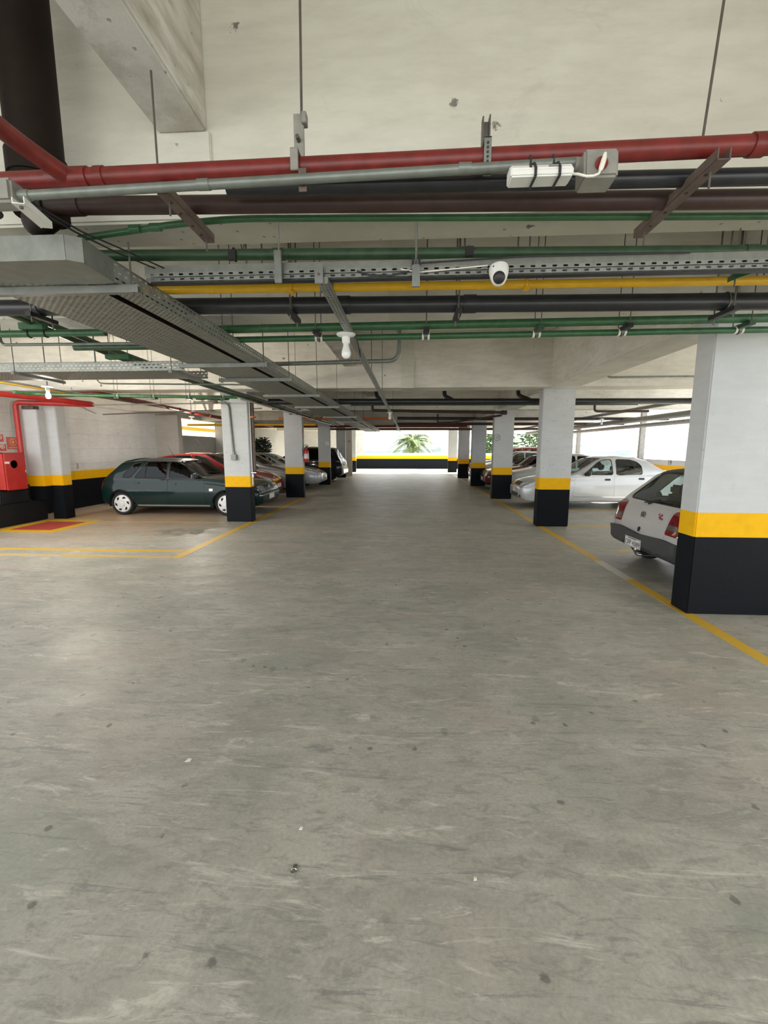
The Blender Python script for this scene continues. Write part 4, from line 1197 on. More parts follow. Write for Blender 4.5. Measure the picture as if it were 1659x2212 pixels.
plate_thing('extinguisher_sign', (-3.455, 14.02, 1.96), (-3.440, 14.20, 2.20), 'sign_red', 'red sign above the fire extinguisher', 'sign')
plate_thing('notice', (-3.68, 19.036, 1.74), (-3.50, 19.05, 1.90), 'sign_white', 'white notice on the third pillar of the wall side', 'notice')
plate_thing('notice', (2.665, 18.80, 1.55), (2.682, 18.90, 1.80), 'sign_white', 'white notice on the driveway side of the fourth sunny pillar', 'notice')

# --- farther drains and conduits across the bays
pipe('drain_pipe', [(-3.1, 9.62, 2.635), (4.9, 9.62, 2.60), (8.9, 9.62, 2.59)], .062, 'black_pipe', 'fat black drain just beyond the second cross beam', elbow=.02)
pipe('water_pipe', [(-1.3, 9.80, 2.575), (.2, 9.80, 2.575), (4.9, 9.78, 2.555)], .022, 'dark_green_pipe', 'dark green pipe tight below the fat black drain', elbow=.02)
for x, lb in ((-.75, 'short black drop bend feeding the fat black drain by the lamp rail'), (.80, 'short black drop bend feeding the fat black drain mid bay'), (2.45, 'short brown drop bend feeding the fat black drain by the second pillar')):
    pipe('drop_bend', [(x, 10.15, SLAB_Z), (x, 10.15, 2.80), (x + .15, 9.75, 2.66)], .045, 'black_pipe' if x < 2 else 'brown_pipe', lb, elbow=.10)
pipe('drain_pipe', [(-1.0, 12.0, 2.84), (-1.0, 12.0, 2.64), (2.50, 12.0, 2.565)], .038, 'brown_pipe', 'brown drain with a step up beyond the second bulb', elbow=.05)
h = empty('drain_fitting', (2.55, 12.0, 2.5), 'brown end cap of the stepped brown drain', 'fitting')
make('cap', MB().cyl((2.48, 12.0, 2.567), (2.62, 12.0, 2.562), .055, 14), 'brown_pipe', h)
pipe('drain_pipe', [(2.50, 12.1, 2.50), (1.45, 15.2, 2.49), (1.05, 15.3, 2.49), (.99, 15.25, 2.53), (.99, 15.25, 2.78)], .030, 'brown_pipe', 'brown drain sloping away from the stepped drain', elbow=.06)
pipe('drain_pipe', [(-.4, 15.1, 2.635), (3.4, 15.1, 2.60), (8.6, 15.1, 2.58)], .052, 'black_pipe', 'black drain beyond the third cross beam', elbow=.02)
pipe('drain_pipe', [(-4.6, 15.3, 2.65), (-.5, 15.3, 2.63)], .040, 'orange_clamp', 'ochre pipe beyond the third cross beam on the wall side')
pipe('drain_pipe', [(-.6, 18.1, 2.60), (3.3, 18.1, 2.60), (8.6, 18.1, 2.58)], .055, 'brown_pipe', 'brown drain before the fourth cross beam', elbow=.02)
pipe('fire_pipe', [(-8.6, 20.3, 2.625), (2.66, 20.3, 2.62)], .055, 'red_pipe', 'dull red pipe crossing all bays beyond the fourth cross beam')
pipe('drain_pipe', [(-4.6, 22.6, 2.60), (3.3, 22.6, 2.58), (8.6, 22.6, 2.58)], .055, 'brown_pipe', 'brown drain before the fifth cross beam', elbow=.02)
pipe('drain_pipe', [(4.05, 13.4, 2.95), (4.05, 13.4, 2.62), (4.05, 12.9, 2.60)], .035, 'brown_pipe', 'brown drop pipe over the silver sedan', elbow=.06)
pipe('conduit', [(-8.8, 12.2, 2.58), (-3.6, 10.6, 2.58)], .015, 'grey_conduit', 'thin conduit slanting over the green hatchback', 'conduit')
pipe('gas_pipe', [(-8.7, 16.8, 2.52), (-3.6, 16.8, 2.52)], .045, 'yellow_pipe', 'yellow pipe over the graphite car beyond the first pillar', 'pipe')
for x, y, z, r, lb in ((6.12, 13, 2.66, .045, 'thin grey pipe along the open edge, innermost'), (7.15, 15, 2.50, .085, 'thick grey pipe along the open edge, middle of three'), (8.15, 17, 2.40, .07, 'grey pipe along the open edge, outermost of three')):
    pipe('edge_pipe', [(x, 4.6, z), (x, 27, z)], r, 'grey_box', lb, 'pipe', 'grey pipes along the open edge')
pipe('conduit', [(4.75, 11.6, 2.75), (4.75, 11.6, 2.56), (4.9, 11.6, 2.55), (6.1, 11.6, 2.55)], .03, 'brown_pipe', 'brown bend joining the grey pipes of the open edge', 'pipe', elbow=.08)
bulb(6.1, 14.3, 2.52, 'bare bulb near the open edge above the silver sedan')
tag(make('conduit', MB().tube([(6.1, 14.3, 2.535), (6.1, 14.3, SLAB_Z)], .009, 8), 'grey_conduit'), 'thin drop conduit of the bulb near the open edge', 'conduit')
# ================================================================== cars
def smooth_table(pts, L, sig=.035, n=600):
    u = np.linspace(0, L, n)
    z = np.interp(u, [p[0] for p in pts], [p[1] for p in pts])
    h = L / (n - 1)
    k = max(2, int(3 * sig / h))
    w = np.exp(-.5 * (np.arange(-k, k + 1) * h / sig) ** 2)
    w /= w.sum()
    zz = np.convolve(np.pad(z, k, mode='edge'), w, mode='valid')
    return lambda q: np.interp(q, u, zz)

class Shell:
    """lofted car body: silhouette, belt line, underside and plan taper -> closed grid"""
    def __init__(s, sp):
        s.sp = sp
        L, W0 = sp['L'], sp['W'] / 2
        s.L = L
        top, belt, bot = (smooth_table(sp[k], L, g) for k, g in (('top', sp.get('sig', .045)), ('belt', .06), ('bot', .05)))
        n = 150
        t = np.linspace(0, 1, n)
        u = L * (.5 - .5 * np.cos(PI * t)) * .55 + L * t * .45
        rows = []
        for q in u:
            df, dr_ = q, L - q
            w = W0
            for d, r, k in ((df, sp.get('nose_r', .60), sp.get('nose_w', .74)), (dr_, sp.get('tail_r', .35), sp.get('tail_w', .86))):
                if d < r:
                    w = min(w, W0 * (k + (1 - k) * math.sqrt(max(0, 1 - (1 - d / r) ** 2))))
            zt, zb, z0 = float(top(q)), float(belt(q)), float(bot(q))
            zb = min(zb, zt - .025)
            z0 = min(z0, zb - .08)
            gh = zt - zb
            crown = .03 + .035 * min(1, gh / .3)
            crown = min(crown, gh * .9)
            ze = zt - crown
            wr = w * (.965 if gh < .12 else .965) - sp.get('tumble', .36) * max(0, ze - zb)
            ring = []
            for k in range(5):
                ring.append((w * .90 * k / 5, z0))
            for k in range(5):
                a = (k / 5) * PI / 2
                ring.append((w * .90 + w * .075 * math.sin(a), z0 + .10 * (1 - math.cos(a))))
            zs = z0 + .10
            for k in range(20):
                a = k / 20
                bulge = .975 + .030 * math.sin(PI * min(1, a * 1.12)) ** .8 - .012 * a
                ring.append((w * bulge, zs + (zb - zs) * a))
            for k in range(16):
                a = k / 16
                y = w * .965 * (1 - a) + wr * a + .018 * math.sin(PI * a) * min(1, gh / .3)
                ring.append((y, zb + (ze - zb) * a))
            for k in range(13):
                a = (k / 12)
                y = wr * math.cos(a * PI / 2)
                ring.append((y, ze + (zt - ze) * (1 - (y / max(wr, 1e-4)) ** 2.4)))
            rows.append((q, ring))
        m = len(rows[0][1])
        full = 2 * m - 2
        V = []
        for q, ring in rows:
            x = L / 2 - q
            V += [(x, y, z) for y, z in ring]
            V += [(x, -y, z) for y, z in reversed(ring[1:-1])]
        V = np.array(V)
        a = np.arange(n - 1)[:, None] * full + np.arange(full)[None, :]
        b = np.arange(n - 1)[:, None] * full + (np.arange(full)[None, :] + 1) % full
        s.F = np.stack([a, a + full, b + full, b], -1).reshape(-1, 4)
        s.V = V
        s.caps = [tuple(range(full)), tuple(range((n - 1) * full, n * full))]
        s.bvh = BVHTree.FromPolygons(V.tolist(), s.F.tolist() + [list(c) for c in s.caps])
        s.top, s.belt = top, belt
        s.del_mask = np.zeros(len(s.F), bool)
        s.cent = V[s.F].mean(1)
        e1 = V[s.F[:, 2]] - V[s.F[:, 0]]
        e2 = V[s.F[:, 3]] - V[s.F[:, 1]]
        nn = np.cross(e1, e2)
        s.nrm = np.abs(nn / np.maximum(np.linalg.norm(nn, axis=1)[:, None], 1e-12))
    def x(s, u):
        return s.L / 2 - u
    def cast(s, axis, a, b):
        o, d = {'l': ((a, 4, b), (0, -1, 0)), 'r': ((a, -4, b), (0, 1, 0)), 'f': ((5, a, b), (-1, 0, 0)), 'b': ((-5, a, b), (1, 0, 0)), 't': ((a, b, 4), (0, 0, -1))}[axis]
        h = s.bvh.ray_cast(Vector(o), Vector(d))
        p = h[0]
        if p is None:
            o2 = Vector(o) * (.25 if axis in 'lr' else .4) if axis != 't' else Vector(o)
            if axis in 'lr':
                o2 = Vector((a, .6 if axis == 'l' else -.6, b))
            elif axis in 'fb':
                o2 = Vector((s.L / 2 * (1 if axis == 'f' else -1), a, b))
            p = s.bvh.find_nearest(o2)[0]
        return p, Vector(d)
    def cut_poly(s, axis, poly, lo=None, shrink=0.0):
        P = np.array(poly)
        if axis in 'lr':
            q = s.cent[:, [0, 2]]
            ok = (s.cent[:, 1] > .25) if axis == 'l' else (s.cent[:, 1] < -.25)
            ok &= s.nrm[:, 1] > .35
        else:
            q = s.cent[:, [1, 2]]
            ok = (s.cent[:, 0] > lo) if axis == 'f' else (s.cent[:, 0] < lo)
            ok &= s.nrm[:, 1] < .80
        inside = np.zeros(len(q), bool)
        j = len(P) - 1
        for i in range(len(P)):
            c = ((P[i, 1] > q[:, 1]) != (P[j, 1] > q[:, 1])) & (q[:, 0] < (P[j, 0] - P[i, 0]) * (q[:, 1] - P[i, 1]) / (P[j, 1] - P[i, 1] + 1e-12) + P[i, 0])
            inside ^= c
            j = i
        s.del_mask |= inside & ok
    def cut_wheel(s, x, z, r):
        d = np.hypot(s.cent[:, 0] - x, s.cent[:, 2] - z)
        s.del_mask |= (d < r) & (np.abs(s.cent[:, 1]) > .45)
    def body_mesh(s):
        F = [tuple(f) for f in s.F[~s.del_mask].tolist()] + s.caps
        mb = MB()
        mb.v = [tuple(p) for p in s.V.tolist()]
        mb.f = F
        return mb

def round_poly(poly, r, n=4):
    out = []
    N = len(poly)
    for i in range(N):
        a, b, c = (Vector(poly[(i + k) % N]).to_2d() for k in (-1, 0, 1))
        d1, d2 = a - b, c - b
        t = min(r, d1.length * .45, d2.length * .45)
        p, q = b + d1.normalized() * t, b + d2.normalized() * t
        for k in range(n + 1):
            s = k / n
            w = p * (1 - s) ** 2 + b * 2 * s * (1 - s) + q * s * s
            out.append((w.x, w.y))
    return out

def patch(sh, axis, poly, off=.004, grid=.06, skirt=.014):
    """panel that follows the body surface inside a polygon drawn in side/front view, with turned-in edges"""
    bm = bmesh.new()
    bm.faces.new([bm.verts.new((a, b, 0)) for a, b in poly])
    bmesh.ops.triangulate(bm, faces=bm.faces[:])
    for k in (0, 1):
        lo, hi = min(p[k] for p in poly), max(p[k] for p in poly)
        c = math.ceil(lo / grid) * grid
        while c < hi:
            co, no = [0, 0, 0], [0, 0, 0]
            co[k], no[k] = c, 1
            bmesh.ops.bisect_plane(bm, geom=bm.verts[:] + bm.edges[:] + bm.faces[:], plane_co=co, plane_no=no, dist=1e-5)
            c += grid
    for v in bm.verts:
        p, d = sh.cast(axis, v.co.x, v.co.y)
        v.co = p - d * off
    bd = [e for e in bm.edges if e.is_boundary]
    if skirt:
        ex = bmesh.ops.extrude_edge_only(bm, edges=bd)
        dv = sh.cast(axis, *poly[0])[1]
        for g_ in ex['geom']:
            if isinstance(g_, bmesh.types.BMVert):
                g_.co += dv * skirt
    bm.verts.index_update()
    mb = MB()
    mb.v = [tuple(v.co) for v in bm.verts]
    mb.f = [tuple(v.index for v in f.verts) for f in bm.faces]
    bm.free()
    return mb
def strip(sh, axis, pts, r, off=.004, closed=False, step=.05, n=6):
    """tube laid on the body surface along a polyline drawn in side/front view"""
    P = list(pts) + ([pts[0]] if closed else [])
    out = []
    for a, b in zip(P[:-1], P[1:]):
        L = math.hypot(b[0] - a[0], b[1] - a[1])
        k = max(1, int(L / step))
        for i in range(k):
            q = (a[0] + (b[0] - a[0]) * i / k, a[1] + (b[1] - a[1]) * i / k)
            p, d = sh.cast(axis, *q)
            out.append(tuple(p - d * off))
    p, d = sh.cast(axis, *P[-1])
    out.append(tuple(p - d * off))
    return MB().tube(out, r, n)

def wheel_parts(root, x, y, R, style, cover_mat):
    s = 1 if y > 0 else -1
    w = .17
    tyre = MB()
    prof = [(R * .62, -w / 2), (R * .90, -w / 2), (R * .97, -w / 2 + .02), (R, -w / 2 + .045), (R, w / 2 - .045), (R * .97, w / 2 - .02), (R * .90, w / 2), (R * .78, w / 2 - .004), (R * .74, w / 2 - .03), (.02, w / 2 - .035)]
    tyre.lathe([(r, h * s) for r, h in prof], (x, y - s * w / 2, R), 'Y', 36)
    wh = make('wheel', tyre, 'rubber', root, True, smooth=40)
    RC = R * .77
    na, rs = 84, np.linspace(0, 1, 22)
    V, F = [], []
    for r in rs:
        hh = .012 * (1 - r ** 2) + (.010 if r < .36 else 0) - (.016 if r > .93 else 0)
        for k in range(na):
            a = 2 * PI * k / na
            V.append((x + RC * r * math.cos(a), y + s * (hh - .006), R + RC * r * math.sin(a)))
    for i in range(len(rs) - 1):
        rm = (rs[i] + rs[i + 1]) / 2
        for k in range(na):
            a = 360 * (k + .5) / na
            if style == 'slots':
                tw = (rm - .65) * 60
                hole = .58 < rm < .82 and (a + tw) % 60 < 24
            elif style == 'spokes':
                hole = .30 < rm < .88 and (a % 72) < 44 * min(1, rm + .25)
            else:
                hole = .45 < rm < .86 and (a % 30) < 13
            if hole:
                continue
            p, q = i * na + k, i * na + (k + 1) % na
            F.append((p, q, q + na, p + na))
    cv = make('wheel_cover', MB().add(V, F), cover_mat, wh, True, smooth=30)
    make('hub_cap', MB().lathe([(RC * .30, 0), (RC * .28, .010 * s), (.01, .014 * s)], (x, y + s * .012, R), 'Y', 24), cover_mat, wh, True)
    return wh

def seat(root, x, y, z=.30):
    mb = MB()
    mb.prism([(x - .24, z), (x + .24, z + .02), (x + .24, z + .14), (x - .2, z + .12)], 'Y', y - .24, y + .24)
    mb.prism([(x - .22, z + .1), (x - .10, z + .1), (x - .27, z + .66), (x - .37, z + .66)], 'Y', y - .23, y + .23)
    mb.prism([(x - .28, z + .69), (x - .36, z + .69), (x - .385, z + .86), (x - .31, z + .86)], 'Y', y - .13, y + .13)
    make('seat', mb, 'seat_fabric', root, True, bevel=.03)

PARTS = {}
def car(name, label, cat, sp, loc, rz, paint, glass_mat='tinted_glass', wheel_style='slots', wheel_mat='alloy', trim='black_trim', detail=2, group=None):
    root = empty(name, (loc[0], loc[1], 0), label, cat, group, rz)
    sh = Shell(sp)
    X = sh.x
    L, Wd, R = sp['L'], sp['W'], sp['R']
    uf, ur = sp['wheels']
    for u in (uf, ur):
        sh.cut_wheel(X(u), R + .01, R + .045)
    wins = []
    for k, poly in enumerate(sp['windows']):
        P = round_poly([(X(u), z) for u, z in poly], .05)
        for ax in 'lr':
            sh.cut_poly(ax, P)
            wins.append((ax, P, 'side_window'))
    ws = round_poly(sp['windshield'], .07)
    ws = [(y, z) for y, z in ws]
    rw = round_poly(sp['rear_window'], sp.get('rw_round', .10))
    xr = X(sp['rear_from'])
    xf = X(sp['front_to'])
    sh.cut_poly('f', ws, xf)
    sh.cut_poly('b', rw, xr)
    body = make('body', sh.body_mesh(), paint, root, True, smooth=32)
    for ax, P, nm in wins + [('f', ws, 'windshield'), ('b', rw, 'rear_window')]:
        w_ = make(nm, patch(sh, ax, P, .002, .10, 0), glass_mat, root, True, smooth=60)
        make('window_seal', strip(sh, ax, P, .010, .002, True), trim, w_, True)
    # dark cabin tub, seats, wheel
    tub = MB()
    us = np.linspace(.9 if L > 3.9 else .8, L - .30, 12)
    for sgn in (1, -1):
        pts_lo = [(X(u), sgn * (Wd / 2 - .10), .26) for u in us]
        pts_hi = [(X(u), sgn * (Wd / 2 - .085), float(sh.belt(u)) - .04) for u in us]
        V = pts_lo + pts_hi
        n = len(us)
        tub.add(V, [(i, i + 1, n + i + 1, n + i) for i in range(n - 1)])
    xa, xb = X(us[0]), X(us[-1])
    hw = Wd / 2 - .085
    tub.add([(xa, -hw, .26), (xa, hw, .26), (xb, hw, .26), (xb, -hw, .26)], [(0, 1, 2, 3)])
    dash = X(sp['front_to'] - .42)
    zc = float(sh.belt(sp['front_to'] - .4)) - .03
    tub.prism([(dash + .35, .4), (dash + .35, zc + .005), (dash, zc - .02), (dash - .08, zc - .15), (dash - .02, .4)], 'Y', -hw, hw)
    make('cabin', tub, 'interior', root, True)
    if detail >= 1:
        xs = X(sp['seat_u'])
        for y in (-.36, .36):
            seat(root, xs, y)
        make('rear_bench', MB().prism([(xs - .98, .34), (xs - .55, .36), (xs - .55, .48), (xs - .95, .46), (xs - 1.1, .98), (xs - 1.2, .98)], 'Y', -.6, .6), 'seat_fabric', root, True, bevel=.03)
        for y in (-.34, .34):
            make('headrest', MB().box((xs - 1.22, y - .13, .99), (xs - 1.14, y + .13, 1.12)), 'seat_fabric', root, True, bevel=.03)
        make('steering_wheel', MB().ring((xs + .42, .36, .86), .18, .016, 'X', 24, 6).cyl((xs + .42, .36, .86), (xs + .60, .36, .80), .03, 8).box((xs + .41, .19, .85), (xs + .43, .53, .87)), 'interior', root, True)
        make('rear_view_mirror', MB().box((X(sp['front_to']) + .10, -.11, 1.22), (X(sp['front_to']) + .13, .11, 1.28)), 'black_trim', root, True, bevel=.01)
    # wheels and arches
    for u in (uf, ur):
        for sgn in (1, -1):
            p, d = sh.cast('l' if sgn > 0 else 'r', X(u), R * 2 + .12)
            yy = sgn * (abs(p.y) - .015)
            wheel_parts(root, X(u), yy, R, wheel_style, wheel_mat)
            arch = MB()
            Ra, n = R + .05, 22
            V, F = [], []
            for k in range(n + 1):
                a = -.25 + (PI + .5) * k / n
                cx, cz = X(u) + Ra * math.cos(a), R + .01 + Ra * math.sin(a)
                V += [(cx, yy - sgn * .004, cz), (cx, yy - sgn * .26, cz)]
            for k in range(n):
                F.append((2 * k, 2 * k + 2, 2 * k + 3, 2 * k + 1))
            V.append((X(u), yy - sgn * .26, R))
            for k in range(n):
                F.append((2 * k + 1, 2 * k + 3, len(V) - 1))
            arch.add(V, F)
            make('wheel_arch', arch, 'interior', root, True)
            lip = []
            for k in range(25):
                a = .10 + (PI - .2) * k / 24
                q, dd = sh.cast('l' if sgn > 0 else 'r', X(u) + (R + .045) * math.cos(a), R + .01 + (R + .045) * math.sin(a))
                lip.append(tuple(q - dd * .001))
            make('arch_lip', MB().tube(lip, .013, 8), paint, root, True)
    # panels drawn in side / front / rear view
    for it in sp['parts']:
        nm, ax, poly, mat = it[:4]
        opt = it[4] if len(it) > 4 else {}
        if detail < opt.get('min', 0):
            continue
        mat = paint if mat == 'paint' else mat
        for axx in (('l', 'r') if ax == 's' else (ax,)):
            for mir in ((1, -1) if opt.get('mirror') else (1,)):
                P = [(X(a), b) for a, b in poly] if ax == 's' else [(a * mir, b) for a, b in poly]
                if opt.get('round'):
                    P = round_poly(P, opt['round'])
                if opt.get('strip'):
                    mb = strip(sh, axx, P, opt['strip'], opt.get('off', .004))
                else:
                    mb = patch(sh, axx, P, opt.get('off', .004), opt.get('grid', .06), opt.get('skirt', .02))
                make(nm, mb, mat, root, True, smooth=opt.get('smooth', 40))
    # mirrors
    um, zm = sp['mirror']
    for sgn in (1, -1):
        q, d = sh.cast('l' if sgn > 0 else 'r', X(um), zm)
        yb = abs(q.y)
        mm = MB().box((X(um) - .045, sgn * (yb + .04), zm - .005), (X(um) + .05, sgn * (yb + .22), zm + .125))
        mo = make('side_mirror', mm, sp.get('mirror_mat') or paint, root, True, bevel=.03)
        make('mirror_glass', MB().box((X(um) - .049, sgn * (yb + .06), zm + .01), (X(um) - .046, sgn * (yb + .20), zm + .11)), 'chrome', mo, True)
        make('mirror_stalk', MB().box((X(um) - .02, sgn * (yb - .02), zm - .01), (X(um) + .03, sgn * (yb + .06), zm + .04)), 'black_trim', mo, True, bevel=.008)
    return root, sh

def plate(root, sh, axis, y, z, text=None, w=.40, h=.13, off=.012):
    p, d = sh.cast(axis, y, z)
    p = p - d * off
    t = MB().box((p.x - .004, y - w / 2, z - h / 2), (p.x + .004, y + w / 2, z + h / 2))
    pl = make('license_plate', t, 'plate_paint', root, True, bevel=.003)
    s = -1 if axis == 'b' else 1
    make('plate_border', MB().tube([(p.x + s * .005, y + a * (w / 2 - .008), z + b * (h / 2 - .008)) for a, b in ((-1, -1), (1, -1), (1, 1), (-1, 1), (-1, -1))], .0025, 6), 'plate_ink', pl, True)
    if text:
        text_mesh('plate_lettering', text, 'plate_ink', pl, .092, Matrix.Translation((p.x + s * .0045, y, z - .012)) @ facing((0, 0, 0), (s, 0, 0)))
        make('plate_header', MB().box((p.x + s * .004, y - .10, z + .045), (p.x + s * .0055, y + .10, z + .052)), 'plate_ink', pl, True)
    return pl
def round_emblem(root, sh, axis, y, z, r, mat='chrome', back='black_trim', off=.010):
    p, d = sh.cast(axis, y, z)
    s = -1 if axis == 'b' else 1
    x = p.x + s * off
    e = make('emblem', MB().cyl((x - s * .012, y, z), (x, y, z), r, 24), back, root, True)
    mb = MB().ring((x, y, z), r * .96, r * .10, 'X', 26, 6)
    mb.tube([(x, y + a * r, z + b * r) for a, b in ((-.42, .78), (0, .12), (.42, .78))], r * .09, 5)
    mb.tube([(x, y + a * r, z + b * r) for a, b in ((-.82, .42), (-.42, -.72), (0, .02), (.42, -.72), (.82, .42))], r * .09, 5)
    make('emblem_ring', mb, mat, e, True)
def antenna(root, sh, u, y, l, lean):
    p, d = sh.cast('t', sh.x(u), y)
    make('antenna', MB().tube([tuple(p), (p.x - .02, p.y, p.z + .03), (p.x - lean, p.y, p.z + l)], [.012, .006, .003], 8), 'black_trim', root, True)

# ---- square hatchback used for the dark green and the white car
HATCH = dict(
    sig=.028, L=3.95, W=1.66, R=.283, wheels=(.83, 3.42), tumble=.36, seat_u=2.15, mirror=(1.50, .90), mirror_mat='black_trim', nose_w=.80, tail_w=.90, tail_r=.28, nose_r=.5,
    top=[(0, .50), (.02, .66), (.10, .735), (.35, .80), (.8, .875), (1.28, .935), (1.38, .955), (1.90, 1.30), (2.10, 1.355), (2.5, 1.375), (3.0, 1.372), (3.41, 1.335), (3.47, 1.285), (3.76, .985), (3.83, .91), (3.90, .84), (3.935, .70), (3.95, .56)],
    belt=[(0, .62), (.3, .74), (.9, .82), (1.3, .875), (3.3, .90), (3.75, .90), (3.95, .80)],
    bot=[(0, .34), (.12, .22), (.5, .19), (3.5, .19), (3.8, .24), (3.95, .34)],
    windows=[[(1.50, .905), (1.90, 1.265), (2.20, 1.30), (2.20, .905)], [(2.27, .905), (2.27, 1.30), (2.72, 1.295), (2.78, 1.285), (3.07, .91)], [(3.17, .915), (2.87, 1.275), (3.02, 1.265), (3.12, 1.235), (3.36, .96), (3.34, .925)]],
    windshield=[(-.66, .955), (-.53, 1.305), (.53, 1.305), (.66, .955)], front_to=1.95,
    rear_window=[(-.64, .925), (-.50, 1.285), (.50, 1.285), (.64, .925)], rear_from=3.30,
    parts=[
        ('front_door', 's', [(1.30, .30), (1.36, .87), (2.225, .885), (2.225, .30)], 'paint', dict(round=.04)),
        ('rear_door', 's', [(2.245, .30), (2.245, .885), (3.13, .885), (3.15, .72), (2.98, .55), (2.93, .30)], 'paint', dict(round=.04)),
        ('side_moulding', 's', [(1.24, .535), (1.24, .565), (3.03, .575), (3.03, .545)], 'paint', dict(off=.016)),
        ('sill_trim', 's', [(1.22, .225), (1.22, .262), (3.02, .262), (3.02, .225)], 'chrome', dict(off=.010, min=3)),
        ('door_handle', 's', [(2.03, .755), (2.03, .80), (2.20, .80), (2.20, .755)], 'black_trim', dict(off=.018, round=.02)),
        ('door_handle', 's', [(2.95, .765), (2.95, .81), (3.09, .81), (3.09, .765)], 'black_trim', dict(off=.018, round=.02)),
        ('window_pillar', 's', [(2.205, .90), (2.205, 1.305), (2.262, 1.305), (2.262, .90)], 'black_trim', dict(off=.003)),
        ('quarter_post', 's', [(2.80, .905), (2.775, 1.28)], 'black_trim', dict(strip=.010)),
        ('side_lamp', 's', [(1.13, .60), (1.13, .66), (1.22, .66), (1.22, .60)], 'amber_lamp', dict(off=.006, min=3)),
        ('headlight', 'f', [(.34, .585), (.36, .715), (.70, .70), (.74, .60)], 'headlamp', dict(mirror=True, off=.008, round=.03)),
        ('grille', 'f', [(-.31, .58), (-.31, .705), (.31, .705), (.31, .58)], 'black_trim', dict(off=.004)),
        ('front_bumper', 'f', [(-.74, .24), (-.80, .54), (.80, .54), (.74, .24)], 'paint', dict(off=.030, skirt=.06, round=.04)),
        ('air_intake', 'f', [(-.50, .27), (-.50, .36), (.50, .36), (.50, .27)], 'black_trim', dict(off=.034, skirt=.02)),
        ('front_moulding', 'f', [(-.74, .475), (-.74, .50), (.74, .50), (.74, .475)], 'chrome', dict(off=.036, min=3)),
        ('rear_lamp', 'b', [(.53, .60), (.55, .87), (.66, .90), (.765, .88), (.775, .60)], 'red_lamp', dict(mirror=True, off=.012, round=.03)),
        ('lamp_lens', 'b', [(.54, .665), (.545, .725), (.77, .725), (.772, .665)], 'smoked_lamp', dict(mirror=True, off=.016)),
        ('tailgate', 'b', [(-.515, .545), (-.50, .88), (.50, .88), (.515, .545)], 'paint', dict(off=.006, round=.05)),
    ])
GREEN = dict(HATCH)
HATCH2 = dict(HATCH)
HATCH2['parts'] = HATCH['parts'] + [
    ('rear_bumper', 'b', [(-.74, .22), (-.82, .52), (-.5, .535), (0, .50), (.5, .535), (.82, .52), (.74, .22)], 'grey_bumper', dict(off=.055, skirt=.10, round=.05)),
    ('corner_bumper', 's', [(3.46, .24), (3.46, .50), (3.93, .515), (3.93, .26)], 'grey_bumper', dict(off=.020, skirt=.03))]

gc, gsh = car('hatchback_car', 'dark green hatchback seen side on behind the first pillar', 'car', GREEN, (-5.52, 10.84), 0.0, 'dark_green_paint', 'dark_glass', 'slots', 'wheel_silver', detail=3)
plate(gc, gsh, 'f', 0, .42, None, off=.04)
make('spoiler', patch(gsh, 't', [(gsh.x(3.26), -.56), (gsh.x(3.475), -.55), (gsh.x(3.475), .55), (gsh.x(3.26), .56)], .020, .06, .02), 'dark_green_paint', gc, True)
round_emblem(gc, gsh, 'f', 0, .645, .055)
antenna(gc, gsh, 2.45, .0, .34, .20)
make('wiper', MB().tube([tuple(gsh.cast('f', y, z)[0] + Vector((.015, 0, .012))) for y, z in ((.45, .965), (.1, .99), (-.28, 1.02))], .008, 6), 'black_trim', gc, True)

wc_, wsh = car('hatchback_car', 'white hatchback with grey bumper and tow ball, its tail half hidden by the broad pillar', 'car', HATCH2, (5.03, 5.74), 0.0, 'off_white_paint', 'clear_glass', 'slots', 'alloy', detail=2)
plate(wc_, wsh, 'b', .07, .375, 'CFP 4389', off=.062)
round_emblem(wc_, wsh, 'b', .03, .745, .055, 'grey_box')
def on_back(sh, y, z, off):
    p, d = sh.cast('b', y, z)
    return p - d * off
w_ = MB().tube([tuple(on_back(wsh, y, z, .02)) for y, z in ((.05, .90), (-.03, .945), (-.10, .965))], .012, 8)
w_.tube([tuple(on_back(wsh, y, z, .016)) for y, z in ((.16, .905), (0, .935), (-.15, .95), (-.36, .945))], .008, 6)
make('rear_wiper', w_, 'black_trim', wc_, True)
p = on_back(wsh, .03, .575, .012)
make('tailgate_lock', MB().cyl((p.x + .01, .03, .575), (p.x - .008, .03, .575), .022, 14).box((p.x - .012, .02, .535), (p.x, .05, .575)), 'black_trim', wc_, True)
for k, (tx, z, mt) in enumerate((('Gol', .80, 'badge_red'), ('Plus', .765, 'badge_red'))):
    p = on_back(wsh, -.33 - .03 * k, z, .008)
    text_mesh('badge', tx, mt, wc_, .055, Matrix.Translation(p) @ facing((0, 0, 0), (-1, 0, 0)), .003)
p = on_back(wsh, .09, .25, .06)
tb = MB().tube([(p.x + .25, .10, .20), (p.x - .02, .10, .20), (p.x - .07, .10, .205), (p.x - .085, .10, .24)], .020, 10)
tb.lathe([(.004, .245), (.020, .25), (.027, .268), (.024, .285), (.010, .295)], (p.x - .085, .10, 0), 'Z', 18)
tb.box((p.x - .03, .04, .17), (p.x - .02, .16, .23))
make('tow_ball', tb, 'chrome', wc_, True)
make('spoiler', patch(wsh, 't', [(wsh.x(3.22), -.55), (wsh.x(3.46), -.54), (wsh.x(3.46), .54), (wsh.x(3.22), .55)], .014, .06, .02), 'black_trim', wc_, True)

